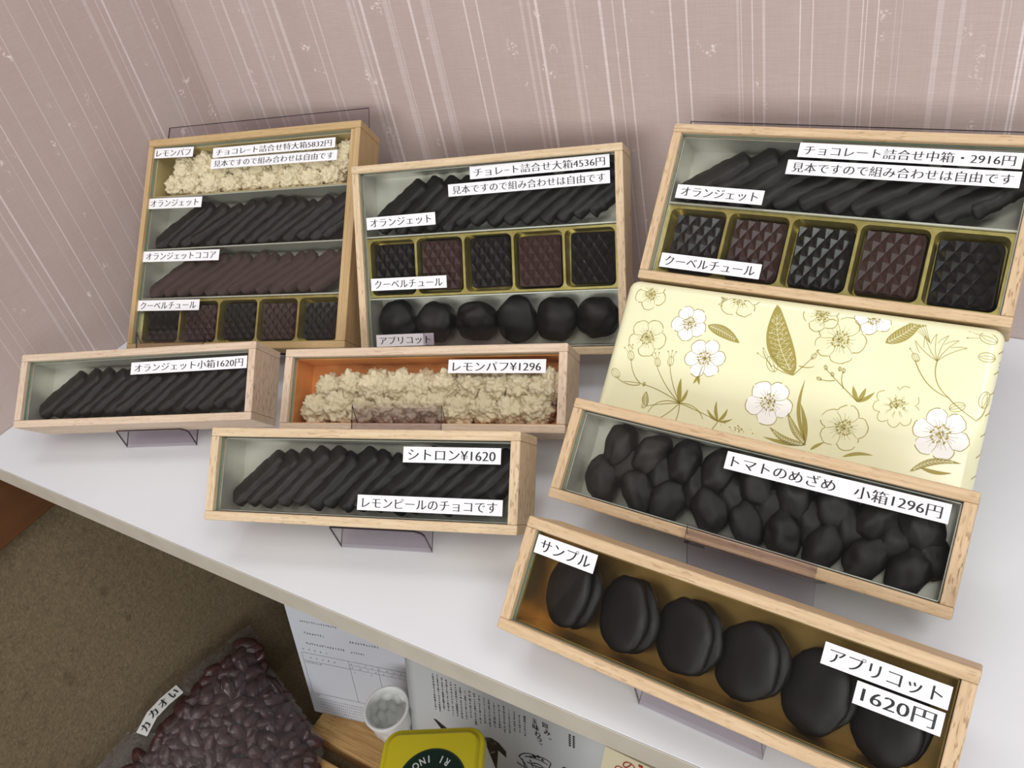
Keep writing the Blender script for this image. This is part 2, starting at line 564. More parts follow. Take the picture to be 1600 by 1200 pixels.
LT = 'オランジェット'
for k, txt, pts in [
 ('A', 'レモンパフ', [(3.8, 177.0), (43.4, 175.6), (43.5, 167.0), (4.2, 168.1)]),
 ('A', 'チョコレ−ト詰合せ特大箱5832円', [(63.1, 172.8), (176.9, 172.4), (177.1, 164.2), (63.2, 164.0)]),
 ('A', '見本ですので組み合わせは自由です', [(62.1, 163.0), (179.5, 161.8), (179.5, 153.3), (62.2, 154.3)]),
 ('A', LT, [(3.0, 132.0), (56.8, 130.7), (57.0, 121.6), (3.3, 122.8)]),
 ('A', 'オランジェットココア', [(4.1, 85.5), (78.7, 84.0), (78.9, 75.0), (4.7, 76.2)]),
 ('A', 'クーベルチュール', [(3.9, 43.1), (64.6, 42.4), (64.6, 33.5), (4.6, 34.0)]),
 ('B', 'チョレ−ト詰合せ大箱4536円', [(90.6, 134.5), (190.3, 135.3), (190.5, 126.4), (90.9, 126.0)]),
 ('B', '見本ですので組み合わせは自由です', [(73.9, 123.5), (190.3, 124.5), (190.5, 115.8), (74.1, 115.0)]),
 ('B', LT, [(8.8, 104.2), (63.0, 105.0), (63.2, 96.2), (8.9, 95.3)]),
 ('B', 'クーベルチュール', [(9.9, 59.6), (69.5, 59.4), (69.5, 50.7), (9.7, 50.5)]),
 ('B', 'アプリコット', [(11.7, 17.7), (57.5, 18.2), (57.7, 9.3), (11.7, 8.9)]),
 ('M', 'チョコレート詰合せ中箱・2916円', [(77.1, 91.1), (188.8, 90.4), (189.2, 82.0), (77.6, 82.4)]),
 ('M', '見本ですので組み合わせは自由です', [(72.6, 80.6), (189.6, 80.6), (190.2, 72.0), (73.1, 72.0)]),
 ('M', LT, [(10.5, 61.4), (63.5, 61.1), (64.0, 52.5), (10.5, 52.7)]),
 ('M', 'クーベルチュール', [(10.8, 18.1), (72.0, 17.7), (72.2, 8.9), (11.1, 9.2)]),
 ('H1', 'オランジェット小箱1620円', [(96.0, 46.4), (191.8, 47.0), (192.0, 37.9), (96.4, 37.3)]),
 ('C2', 'レモンパフ¥1296', [(119.8, 47.9), (185.5, 47.1), (185.4, 38.3), (120.1, 38.9)]),
 ('C3', 'シトロン¥1620', [(128.9, 47.2), (188.2, 47.2), (188.0, 38.2), (129.0, 38.1)]),
 ('C3', 'レモンピールのチョコです', [(101.7, 18.8), (190.3, 18.6), (190.3, 9.9), (101.7, 9.9)]),
 ('T', 'トマトのめざめ　小箱1296円', [(88.4, 48.2), (190.1, 48.8), (190.3, 39.9), (88.5, 39.2)]),
 ('F', 'サンプル', [(6.5, 49.4), (39.7, 49.2), (39.9, 40.1), (6.8, 40.2)]),
 ('F', 'アプリコット', [(145.5, 47.3), (192.4, 47.2), (192.2, 38.3), (145.3, 38.3)]),
 ('F', '1620円', [(160.1, 37.0), (192.4, 37.2), (191.6, 28.1), (160.4, 28.2)])]:
    label_on(BOX[k], txt, pts, GW + .00015, 'price_label' if any(ch.isdigit() for ch in txt) else 'name_label')


# ------------------------------------------------------------------ chocolates
def loc(key, u, v, w, rot=None):
    m = MAT[key] @ Matrix.Translation((u, v, w))
    return m @ rot if rot is not None else m


def put(name, me, matrix, label, cat, group):
    o = bpy.data.objects.new(name, me)
    COL.objects.link(o)
    o.matrix_world = matrix
    return tag(o, label, cat, group)


def stick_mesh(seed, mat, L=1.0):
    """unit-length-ish slab stick: length 1 along x; width y .24, thickness z .13 (scaled later)"""
    rnd = random.Random(seed)
    NR, NS = 30, 16
    v, f = [], []
    bend = rnd.uniform(-.07, .07)
    ph = rnd.uniform(0, 10)
    for i in range(NR):
        s = i / (NR - 1)
        e = min(s, 1 - s)
        r = min(1.0, (e / .055) ** .5 if e > 0 else 0.0)
        r = max(r, 0.02)
        r *= 1 + .10 * noise.noise(Vector((s * 5, ph, 3))) - .12 * (s - .5)
        cy = bend * sin(pi * s) + .02 * noise.noise(Vector((s * 4, ph, 9)))
        for j in range(NS):
            a = 2 * pi * j / NS
            cx_, sx_ = cos(a), sin(a)
            yy = math.copysign(abs(cx_) ** .40, cx_)
            zz = math.copysign(abs(sx_) ** .50, sx_)
            d = noise.noise(Vector((s * 6, yy * 1.6 + ph, zz * 1.4))) * .13 + noise.noise(Vector((s * 17, yy * 3 + ph, zz * 3))) * .07
            q = r * (1 + d)
            v.append((s - .5 + .012 * noise.noise(Vector((yy * 2, zz * 2, ph + s * 3))), cy + .5 * yy * q, .5 * zz * q * (1 + .18 * (1 - yy * yy))))
    for i in range(NR - 1):
        for j in range(NS):
            a, b = i * NS + j, i * NS + (j + 1) % NS
            f.append((a, b, b + NS, a + NS))
    f.append(tuple(range(NS - 1, -1, -1)))
    f.append(tuple((NR - 1) * NS + j for j in range(NS)))
    me = pydata('chocolate_stick', v, f, True)
    me.materials.append(mat)
    return me


STICK = [stick_mesh(k, CHOC) for k in range(6)]
STICKC = [stick_mesh(20 + k, COCOA) for k in range(5)]


def stick_row(key, v0, v1, ang, first, du, meshes, label, group, wid, thick, u1=.1935, roll=-34, maxL=.066, lift=0.0, rs=1):
    rnd = random.Random(hash(key) % 7 + int(v0 * 1e4) + rs)
    rnd = random.Random(int(v0 * 1e4) * 3 + len(key) + ord(key[0]) + rs)
    th = radians(ang)
    hgt = v1 - v0
    ub = first
    i = 0
    while ub < u1 - .012:
        L = min(hgt / sin(th) * rnd.uniform(.93, 1.0), maxL)
        L = min(L, (u1 - ub) / cos(th))
        if L < .024:
            break
        vb = v0 + max(0, rnd.uniform(-.002, .002))
        L *= rnd.uniform(.92, 1.0)
        top = vb + L * sin(th)
        if top < v1 - .004 and (u1 - ub) / cos(th) > L:      # short stick: slide up a little
            vb += rnd.uniform(0, max(0, v1 - top)) * .5
        a = th + radians(rnd.uniform(-6, 5))
        cu, cv = ub + L * .5 * cos(th), vb + L * .5 * sin(th)
        R = Matrix.Rotation(a, 4, 'Z') @ Matrix.Rotation(radians(roll + rnd.uniform(-6, 6)), 4, 'X')
        sc = Matrix.Diagonal((L, wid * rnd.uniform(.92, 1.06), thick * rnd.uniform(.92, 1.08), 1))
        put('chocolate_stick', meshes[(i * 2 + rnd.randrange(2)) % len(meshes)], loc(key, cu, cv, -.0155 + lift, R @ sc), label, 'chocolate stick', group)
        ub += du * rnd.uniform(.93, 1.07)
        i += 1


stick_row('C3', .0112, .0462, 46, .0115, .0106, STICK, 'glossy dark citrus peel stick lying slanted in the front left box with two labels', 'citrus sticks in the front left box', .0158, .0078)
stick_row('H1', .0112, .0458, 42, .0115, .0114, STICK, 'matte dark orange peel stick lying slanted in the pale far left box', 'orange peel sticks in the far left box', .0164, .0082)
stick_row('B', .0955, .1308, 38, .0120, .0122, STICK, 'dark orange peel stick in the top row of the three-row box', 'orange peel sticks in the three-row box', .0160, .0080)
stick_row('M', .0565, .0880, 36, .0090, .0140, STICK, 'dark orange peel stick in the upper row of the two-row box', 'orange peel sticks in the two-row box', .0185, .0088)
stick_row('A', .0935, .1280, 35, .0070, .0124, STICK, 'dark orange peel stick in the second row of the tallest box', 'plain orange peel sticks in the tallest box', .0165, .0082, .1895)
stick_row('A', .0505, .0825, 34, .0070, .0126, STICKC, 'brown cocoa-dusted orange peel stick in the third row of the tallest box', 'cocoa dusted sticks in the tallest box', .0165, .0084, .1895)


def blob_mesh(seed, mat, name, lump, fine, sub=4):
    bm = bmesh.new()
    bmesh.ops.create_icosphere(bm, subdivisions=sub, radius=1)
    off = Vector((seed * 13.1, seed * 7.7, seed * 3.3))
    for v in bm.verts:
        p = v.co.normalized()
        d = 0
        if lump:
            c = noise.voronoi(p * 2.3 + off)[0]
            d += lump * (0.75 - c[0] * 1.5)
        d += .16 * noise.noise(p * 1.6 + off) + fine * noise.noise(p * 6.5 + off) + fine * .6 * noise.noise(p * 13 + off)
        v.co = p * max(.35, 1 + d)
    me = bm_mesh(name, bm, True)
    me.materials.append(mat)
    return me


PUFFS = [blob_mesh(k + 1, PUFF, 'lemon_puff', .30, .20, 5) for k in range(5)]


def rnd_rot(r):
    return Matrix.Rotation(r.uniform(0, 6.28), 4, 'X') @ Matrix.Rotation(r.uniform(0, 6.28), 4, 'Y') @ Matrix.Rotation(r.uniform(0, 6.28), 4, 'Z')


def puff_rows(key, rows, u0, u1, n, rad, label, group):
    r = random.Random(5 + n)
    for ri, vc in enumerate(rows):
        for i in range(n):
            u = u0 + (u1 - u0) * (i + .5 * (ri % 2) * .8) / (n - .6)
            q = rad * r.uniform(.9, 1.12)
            put('lemon_puff', PUFFS[r.randrange(5)], loc(key, u, vc + r.uniform(-.0015, .0015), -.0172 + r.uniform(-.001, .001), rnd_rot(r) @ Matrix.Diagonal((q, q, q, 1))), label, 'sweet', group)


puff_rows('C2', (.0165, .0325), .0205, .1830, 10, .0104, 'craggy cream lemon puff in the box lined with orange paper', 'lemon puffs in the orange lined box')
puff_rows('A', (.1462, .1590, ), .0190, .1780, 9, .0098, 'craggy cream lemon puff in the top row of the tallest box', 'lemon puffs in the tallest box')
_r = random.Random(3)
for i in range(9):
    q = .0092
    put('lemon_puff', PUFFS[i % 5], loc('A', .026 + i * .0195,   .1668 + _r.uniform(-.001, .001), -.019, rnd_rot(_r) @ Matrix.Diagonal((q, q, q, 1))), 'craggy cream lemon puff in the top row of the tallest box', 'sweet', 'lemon puffs in the tallest box')

TOM = [blob_mesh(k + 31, CHOC, 'tomato_chocolate', 0, .02, 4) for k in range(5)]
_r = random.Random(9)
for (u, v) in [(27, 38), (46, 37.0), (64.6, 37.4), (83.3, 37.6), (22.5, 17.7), (44, 17), (61, 15.5), (83.9, 18.1), (103, 36), (103.5, 16), (121.5, 16.5), (122.6, 35.6), (141, 15.3), (142, 35.9), (161.0, 35.5), (160.6, 15.2), (180, 35.9), (179.4, 16.0), (34, 27), (93, 27.5), (131, 26), (170.5, 26), (55, 27), (74, 27), (112, 27), (150.5, 27), (185, 26)]:
    deep = (u, v) in [(34, 27), (93, 27.5), (131, 26), (170.5, 26), (55, 27), (74, 27), (112, 27), (150.5, 27), (185, 26)]
    R = Matrix.Rotation(radians(_r.uniform(50, 125)), 4, 'Z') @ Matrix.Rotation(_r.uniform(0, 6), 4, 'X')
    put('tomato_chocolate', TOM[_r.randrange(5)], loc('T', u / 1000, v / 1000, -.0195 if deep else -.0158, R @ Matrix.Diagonal((.0130, .0098, .0088, 1))),
        'lumpy dark tomato chocolate in the box against the floral wrapped box', 'chocolate', 'tomato chocolates')


def disc_mesh(seed):
    """a chocolate dipped apricot: two halves pressed together, with a groove round the side"""
    bm = bmesh.new()
    off = Vector((seed * 5.1, 2.2 * seed, 1))
    for k, (zc, sx, ox) in enumerate(((.16, 1.0, 0), (-.24, .97, .06))):
        r = bmesh.ops.create_icosphere(bm, subdivisions=4, radius=1)
        for v in r['verts']:
            p = v.co.copy()
            z = math.copysign(abs(p.z) ** .7, p.z)
            rr = math.hypot(p.x, p.y)
            g = 1 + .09 * noise.noise(Vector((p.x * 1.7, p.y * 1.7, k)) + off) + .03 * noise.noise(p * 6 + off)
            v.co = Vector((p.x * sx * g + ox, p.y * sx * g, zc + z * .26 * g - .05 * (1 - rr) * (1 if z > 0 else 0)))
    me = bm_mesh('apricot_chocolate', bm, True)
    me.materials.append(CHOC)
    return me


DISC = [disc_mesh(k) for k in range(6)]
DOME = [blob_mesh(k + 61, CHOC, 'apricot_chocolate', 0, .02, 4) for k in range(6)]
ORD = ['leftmost', 'second from left', 'third from left', 'fourth from left', 'fifth from left', 'rightmost']
for i, (u, v) in enumerate([(26.5, 27.5), (57, 26.5), (87.1, 27.1), (116.5, 26.6), (146.0, 25.5), (173.8, 24.9)]):
    R = Matrix.Rotation(radians(-27), 4, 'Y') @ Matrix.Rotation(radians(6 * (i % 3) - 6), 4, 'X') @ Matrix.Rotation(i * 1.3, 4, 'Z')
    put('apricot_chocolate', DISC[i], loc('F', u / 1000, v / 1000, -.0165, Matrix.Rotation(radians(-27), 4, 'Y') @ Matrix.Diagonal((.0156, .0182, .0160, 1)) @ Matrix.Rotation(i * 0.35, 4, 'Z')),
        '%s round dark apricot chocolate in the frontmost gold lined box' % ORD[i], 'chocolate', 'apricot chocolates in the frontmost box')
for i, (u, v) in enumerate([(24.5, 26.0), (55.5, 25.8), (86.7, 25.6), (117.5, 25.2), (147.5, 25.0), (176.7, 25.2)]):
    put('apricot_chocolate', DOME[i], loc('B', u / 1000, v / 1000, -.0165, Matrix.Rotation(radians(-8), 4, 'Y') @ Matrix.Diagonal((.0158, .0172, .0108, 1)) @ Matrix.Rotation(i * 1.1, 4, 'X')),
        '%s round dark apricot chocolate in the bottom row of the three-row box' % ORD[i], 'chocolate', 'apricot chocolates in the three-row box')


# couverture squares in gold trays
def tray_mesh(u0, u1, v0, v1, n, w_top, w_bot, gap, margin):
    bm = bmesh.new()
    def ring(pts, z):
        return [bm.verts.new((x, y, z)) for x, y in pts]
    outer = ring(rrect(u0, u1, v0, v1, .0005, 1), w_top)
    edges = [bm.edges.new((outer[i], outer[(i + 1) % len(outer)])) for i in range(len(outer))]
    cw = (u1 - u0 - 2 * margin - (n - 1) * gap) / n
    cells = []
    for k in range(n):
        a = u0 + margin + k * (cw + gap)
        pts = rrect(a, a + cw, v0 + margin, v1 - margin, .0042, 6)
        cells.append((a, a + cw))
        top = ring(pts, w_top)
        ins = rrect(a + .0012, a + cw - .0012, v0 + margin + .0012, v1 - margin - .0012, .0036, 6)
        bot = ring(ins, w_bot)
        m = len(pts)
        edges += [bm.edges.new((top[i], top[(i + 1) % m])) for i in range(m)]
        for i in range(m):
            bm.faces.new((top[i], top[(i + 1) % m], bot[(i + 1) % m], bot[i]))
        bm.faces.new(bot)
    bmesh.ops.triangle_fill(bm, use_beauty=True, edges=edges, normal=(0, 0, 1))
    low = ring(rrect(u0, u1, v0, v1, .0005, 1), w_bot - .001)
    for i in range(len(outer)):
        j = (i + 1) % len(outer)
        bm.faces.new((outer[i], low[i], low[j], outer[j]))
    bmesh.ops.recalc_face_normals(bm, faces=bm.faces)
    return bm_mesh('gold_tray', bm), cells


def square_mesh(w, h, mat, flip):
    bm = bmesh.new()
    loop = rrect(-w / 2, w / 2, -h / 2, h / 2, .0030, 5)
    lo = rrect(-w / 2 - .0005, w / 2 + .0005, -h / 2 - .0005, h / 2 + .0005, .0033, 5)
    t = [bm.verts.new((x * .97, y * .975, .0062)) for x, y in loop]
    m_ = [bm.verts.new((x, y, .0056)) for x, y in loop]
    b = [bm.verts.new((x, y, 0)) for x, y in lo]
    n = len(t)
    for i in range(n):
        j = (i + 1) % n
        bm.faces.new((m_[i], m_[j], t[j], t[i]))
        bm.faces.new((b[i], b[j], m_[j], m_[i]))
    bm.faces.new(t)
    bm.faces.new(b[::-1])
    iw, ih = w * .93, h * .95
    nx, ny = 8, 6
    g = {}
    for a in range(nx + 1):
        for c in range(ny + 1):
            x = -iw / 2 + iw * a / nx
            y = -ih / 2 + ih * c / ny
            odd = (a + c) % 2
            z = .0062 if odd else .0085
            g[a, c] = bm.verts.new((x, y, z))
    for a in range(nx):
        for c in range(ny):
            q = [(a, c), (a + 1, c), (a + 1, c + 1), (a, c + 1)]
            if (a + c) % 2:      # corner (a,c) is low -> low diagonal (a,c)-(a+1,c+1)
                tri = ((0, 1, 2), (0, 2, 3))
            else:
                tri = ((0, 1, 3), (1, 2, 3))
            for k in tri:
                bm.faces.new([g[q[i]] for i in k])
    bmesh.ops.recalc_face_normals(bm, faces=[f for f in bm.faces])
    me = bm_mesh('couverture_square', bm)
    me.materials.append(mat)
    return me


SQN = ['first', 'second', 'third', 'fourth', 'fifth']
for key, v0, v1, u0, u1, where in (('B', .0452, .0890, .0064, .1936, 'three-row box'), ('M', .0062, .0500, .0064, .1936, 'two-row box'), ('A', .0062, .0442, .0052, .1900, 'tallest box')):
    me, cells = tray_mesh(u0, u1, v0, v1, 5, -.0088, -.0192, .0017, .0017)
    obj('gold_tray', me, BOX[key], GOLDTRAY)
    cw = cells[0][1] - cells[0][0]
    sqw, sqh = cw - .0042, (v1 - v0) - .0080
    sm = [square_mesh(sqw, sqh, DARKSQ, key == 'M'), square_mesh(sqw, sqh, MILKSQ, key == 'M')]
    _r = random.Random(ord(key))
    for k, (a, b) in enumerate(cells):
        dx = _r.uniform(-.001, .0012) + (.0012 if k % 2 == 0 else 0)
        rot = Matrix.Rotation(pi if key == 'M' else 0, 4, 'Z') @ Matrix.Rotation(radians(_r.uniform(-1.2, 1.2)), 4, 'Z')
        put('couverture_square', sm[k % 2], loc(key, (a + b) / 2 + dx * .6, (v0 + v1) / 2 + _r.uniform(-.0008, .0008), -.0190, rot),
            '%s couverture square from left, %s, in the %s' % (SQN[k], ('blackish', 'reddish brown')[k % 2], where), 'chocolate', 'couverture squares')

# ------------------------------------------------------------------ acrylic stands
BACKW = -D - .0014


def shelf_w(key, v):
    """w on the plane through the shelf top for a given v (at mid width)"""
    m = MAT[key]
    o = m @ Vector((POSE[key][3] / 2, 0, 0))
    ey, ez = m.col[1].to_3d(), m.col[2].to_3d()
    return (0.0012 - o.z - ey.z * v) / ez.z


def shelf_v(key, w):
    m = MAT[key]
    o = m @ Vector((POSE[key][3] / 2, 0, 0))
    ey, ez = m.col[1].to_3d(), m.col[2].to_3d()
    return (0.0012 - o.z - ez.z * w) / ey.z


def stand(key, path, u0, u1, label, taper=None):
    o = obj('acrylic_stand', sheet(path, u0, u1, .0014, taper), None, [ACRYL, ACRYL_EDGE], MAT[key])
    return tag(o, label, 'stand', 'clear acrylic stands')


# V-shaped stands: front lip carries the bottom edge, back panel carries the back
for key, u0, u1, lab in (('H1', .0726, .1335, 'clear V-shaped acrylic stand under the pale far left box'), ('C3', .0752, .1362, 'clear V-shaped acrylic stand under the front left box of citrus sticks'), ('F', .067, .1278, 'clear V-shaped acrylic stand under the frontmost apricot box')):
    vf = shelf_v(key, BACKW)
    mid = .55
    ang = radians(55)
    lipL = 0.0222
    tv, tw = vf + lipL * cos(ang), BACKW + lipL * sin(ang)
    k = (-.0012 - vf) / (tv - vf)
    tv, tw = vf + (tv - vf) * k, BACKW + (tw - BACKW) * k
    n = 4
    path = [(tv, tw), (tv - (tv - vf) * .1, tw - (tw - BACKW) * .1), (tv - (tv - vf) * .22, tw - (tw - BACKW) * .22), (vf, BACKW), (.036, BACKW)]
    tap = [(u0, u1 - .0055), (u0, u1 - .0012), (u0, u1), (u0, u1), (u0, u1)]
    stand(key, path, u0, u1, lab, tap)


def easel(key, u0, u1, peak_v, peak_w, top_v, lab, tap_top=None, foot=True):
    path = []
    if foot:
        wv = peak_v - .010
        w = shelf_w(key, wv - .02)
        # front sheet drops from the peak to the shelf, leaning slightly forward
        m = MAT[key]
        ey, ez = m.col[1].to_3d(), m.col[2].to_3d()
        o = m @ Vector(((u0 + u1) / 2, peak_v, peak_w))
        down = Vector((-ey.z, -ez.z)) * .86 + Vector((-1, 0)) * .22
        down.normalize()
        dz = ey.z * down.x + ez.z * down.y
        s = (o.z - .0012) / -dz
        path.append((peak_v + down.x * s, peak_w + down.y * s))
    path += [(peak_v, peak_w), (-.0012, .0014), (-.0012, BACKW), (top_v, BACKW)]
    tap = None
    if tap_top:
        tap = [(u0, u1)] * (len(path) - 2) + [(tap_top[0], tap_top[1]), (tap_top[2], tap_top[3])]
    stand(key, path, u0, u1, lab, tap)


easel('C2', .0563, .1195, .0168, .0034, .050, 'clear acrylic easel with a raised front lip holding the lemon puff box')
easel('T', .0802, .1433, .0066, .0034, .028, 'clear acrylic easel with a front lip holding the tomato chocolate box')
easel('A', .0118, .0759, .0137, .0030, .2130, 'smoky acrylic easel with a wide back showing above the tallest box', (-.0117, .2075, -.0115, .1870))
easel('B', .0519, .1139, .0200, .0030, .135, 'clear acrylic easel whose small lip covers part of the apricot label on the three-row box')
# the two-row box's stand runs down behind the wrapped box to the shelf
_vb = shelf_v('M', BACKW)
stand('M', [(-.0012, -.010), (-.0012, BACKW + .0015), (-.0012, BACKW), (.1163, BACKW)], -.0048, .1900, 'tinted acrylic stand showing as a dark line above the two-row box', None)
stand('G', [(-.0012, -.002), (-.0012, BACKW), (.060, BACKW)], .070, .132, 'clear acrylic stand hidden behind the floral wrapped box', None)

# ------------------------------------------------------------------ floral wrapped box
PAPER = noisy('pale_yellow_wrapping', (234, 234, 198), (227, 227, 188), 20, 0.2, 0, 0.5)
PWHITE = plain('white_print', (244, 244, 240), 0.3)
OLIVE = plain('olive_gold_print', (160, 148, 72), 0.4, 0.1)


class Print:
    def __init__(s):
        s.v, s.f, s.m = [], [], []

    def fill(s, pts, mat, z):
        c = len(s.v)
        n = len(pts)
        cx = sum(p[0] for p in pts) / n; cy = sum(p[1] for p in pts) / n
        s.v.append((cx, cy, z))
        s.v += [(x, y, z) for x, y in pts]
        for i in range(n):
            s.f.append((c, c + 1 + i, c + 1 + (i + 1) % n)); s.m.append(mat)

    def stroke(s, pts, w0, w1=None, mat=2, z=.2):
        w1 = w0 if w1 is None else w1
        n = len(pts)
        if n < 2: return
        c = len(s.v)
        for i, (x, y) in enumerate(pts):
            a = pts[max(0, i - 1)]; b = pts[min(n - 1, i + 1)]
            dx, dy = b[0] - a[0], b[1] - a[1]
            L = math.hypot(dx, dy) or 1
            w = (w0 + (w1 - w0) * i / (n - 1)) / 2
            s.v += [(x - dy / L * w, y + dx / L * w, z), (x + dy / L * w, y - dx / L * w, z)]
        for i in range(n - 1):
            o = c + 2 * i
            s.f.append((o, o + 1, o + 3, o + 2)); s.m.append(mat)


def curve(a, b, c, n=12):
    return [((1 - t) ** 2 * a[0] + 2 * t * (1 - t) * b[0] + t * t * c[0], (1 - t) ** 2 * a[1] + 2 * t * (1 - t) * b[1] + t * t * c[1]) for t in [i / n for i in range(n + 1)]]


PR = Print()
prr = random.Random(21)


def flower(cx, cy, R, white, rot=0.0, petals=5, faint=False, vmax=104.5, vmin=0, sq=1.0):
    def P(r, a): return (min(199, cx + r * cos(a)), max(vmin, min(vmax, cy + r * sq * sin(a))))
    ph = prr.uniform(0, 10)
    def rad(a):
        u = (a - rot) * petals / (2 * pi)
        k = abs(sin(pi * u))
        return R * (.70 + .30 * k ** .55 + .05 * noise.noise(Vector((cos(a) * 3, sin(a) * 3, ph))) + .025 * noise.noise(Vector((cos(a) * 11, sin(a) * 11, ph))))
    N = 90
    if white:
        PR.fill([P(rad(2 * pi * i / N) * .98, 2 * pi * i / N) for i in range(N)], 1, .10)
    # outline in broken strokes
    i = 0
    while i < N:
        L = prr.randint(7, 20)
        PR.stroke([P(rad(2 * pi * j / N), 2 * pi * j / N) for j in range(i, min(i + L, N) + 1)], .50 if not faint else .32, .30)
        i += L + prr.randint(0, 3 if not faint else 9)
    for k in range(petals):
        a = rot + 2 * pi * k / petals
        if not faint:
            PR.stroke([P(R * t, a + .06 * sin(t * 9 + k)) for t in (.3, .42, .54, .66, .74)], .32, .2)
        for q in range(3 if not faint else 2):
            aa = a + (q + .8) * 2 * pi / petals / 4.2
            PR.stroke([P(R * t, aa + .05 * sin(t * 7 + q)) for t in (.28, .4, .52 + .05 * q)], .24, .12)
    # stamens
    for k in range(22 if not faint else 14):
        a = 2 * pi * k / 22 + prr.uniform(-.1, .1)
        r = R * prr.uniform(.2, .36)
        PR.stroke([P(R * .06, a), P(r, a)], .22, .2)
        d = R * .035 + .12
        x, y = P(r + d * .5, a)
        PR.fill([(x + d * cos(t), y + d * sin(t)) for t in (0, 1.05, 2.1, 3.14, 4.19, 5.24)], 2, .21)
    for k in range(9):
        a = prr.uniform(0, 6.28); r = R * prr.uniform(0, .14); x, y = P(r, a); d = R * .04
        PR.fill([(x + d * cos(t), y + d * sin(t)) for t in (0, 1.05, 2.1, 3.14, 4.19, 5.24)], 2, .21)


def leaf(a, b, wid, bow=0.0, veins=True):
    dx, dy = b[0] - a[0], b[1] - a[1]
    L = math.hypot(dx, dy); nx, ny = -dy / L, dx / L
    left, right = [], []
    for i in range(15):
        t = i / 14
        w = wid * (sin(pi * t ** .8)) ** .8 * .5
        bx, by = a[0] + dx * t + nx * bow * sin(pi * t), a[1] + dy * t + ny * bow * sin(pi * t)
        left.append((bx + nx * w, by + ny * w)); right.append((bx - nx * w, by - ny * w))
    c = len(PR.v)
    for p, q in zip(left, right):
        PR.v += [(p[0], p[1], .2), (q[0], q[1], .2)]
    for i in range(14):
        o = c + 2 * i
        PR.f.append((o, o + 1, o + 3, o + 2)); PR.m.append(2)
    if veins:
        mid = [((p[0] + q[0]) / 2, (p[1] + q[1]) / 2) for p, q in zip(left, right)]
        PR.stroke(mid[1:-2], .4, .2, 0, .26)
        for i in range(2, 13):
            for sd in (left, right):
                PR.stroke([mid[i - 1], (mid[i][0] * .25 + sd[i][0] * .75, mid[i][1] * .25 + sd[i][1] * .75)], .22, .16, 0, .26)
        if wid > 8:
            for _ in range(160):
                i = prr.randint(2, 11); t = prr.uniform(.12, .88)
                x = left[i][0] * t + right[i][0] * (1 - t) + prr.uniform(-.5, .5); y = left[i][1] * t + right[i][1] * (1 - t) + prr.uniform(-.9, .9)
                d = .26
                PR.fill([(x + d * cos(q), y + d * sin(q)) for q in (0, 1.57, 3.14, 4.7)], 0, .27)


def bud(x, y, r, ang, stam=3):
    pts = [(x + r * (.62 * cos(t)) * cos(ang) - r * sin(t) * sin(ang), y + r * (.62 * cos(t)) * sin(ang) + r * sin(t) * cos(ang)) for t in [2 * pi * i / 16 for i in range(17)]]
    PR.stroke(pts, .32, .3)
    for k in (-.25, .2):
        PR.stroke(curve((x + r * sin(ang), y - r * cos(ang)), (x + k * r * 2 * cos(ang), y + k * r * 2 * sin(ang)), (x - r * .9 * sin(ang), y + r * .9 * cos(ang)), 6), .26, .18)
    for k in range(stam):
        a = ang + pi / 2 + (k - (stam - 1) / 2) * .4
        tip = (x + cos(a) * r * 2.2, y + sin(a) * r * 2.2)
        PR.stroke([(x + cos(a) * r * 1.0, y + sin(a) * r * 1.0), tip], .2, .2)
        PR.fill([(tip[0] + .45 * cos(t), tip[1] + .45 * sin(t)) for t in (0, 1.05, 2.1, 3.14, 4.19, 5.24)], 2, .21)


flower(16.3, 96.5, 9.5, False, .3)
flower(68.7, 102.0, 12, False, .9)
flower(21, 70.4, 11.5, False, .5)
flower(43.6, 82.7, 10.5, True, .2)
flower(57.5, 64.0, 11.5, True, .7, 6)
flower(113.8, 98.5, 9.5, False, .1)
flower(125.7, 86.5, 13, False, .6)
flower(139.6, 101.0, 9.5, True, .1)
flower(97.7, 46.5, 12.5, True, .4)
flower(137.1, 41.0, 12, False, .8)
flower(159.4, 57.1, 11, False, .2, 9, True)
flower(181.4, 47.0, 13.0, True, .35, 6)
leaf((106.6, 63.4), (89.5, 101.5), 13.5, 3.5)
leaf((54.4, 83.2), (74.5, 76.0), 6.5, 1.0)
leaf((147.6, 88.5), (162.5, 104.2), 7.0, -1.2)
for a, b, w, bw in [((121.3, 28.0), (108.6, 43), 3.6, 1.2), ((121.3, 28), (101.0, 33.5), 3.6, 2.4), ((120.8, 28), (114, 49), 2.6, -1.0), ((121, 29), (113.3, 62.5), 2.0, 3.5), ((121.3, 28), (99, 27.5), 2.2, 1.0), ((171.7, 26), (193, 35), 3.4, 3.0), ((176, 29), (190, 29.5), 2.0, -1.0), ((141.2, 55.5), (137.2, 63.5), 2.2, .4), ((141.2, 55.5), (143.5, 63.5), 2.2, -.3), ((141.2, 55.5), (148, 62), 2.0, -.6), ((56.3, 53.5), (54.6, 48.5), 1.5, .2), ((56.6, 53.5), (58.2, 48.6), 1.5, -.2), ((49.9, 36.1), (47.0, 50.5), 2.6, .6), ((49.9, 36.1), (52.5, 45), 1.8, -.6), ((73.5, 30.5), (70, 41.5), 1.8, .8), ((73.5, 30.5), (77, 38.5), 1.8, -.8), ((73.5, 30.5), (66, 36), 1.6, .8), ((73.5, 30.5), (81, 33.5), 1.4, -.8), ((31, 30.5), (29.0, 39), 4.0, .6), ((124, 26), (130, 31.5), 1.6, .3), ((140, 26), (154, 30), 1.8, 1.2)]:
    leaf(a, b, w, bw, w > 3)
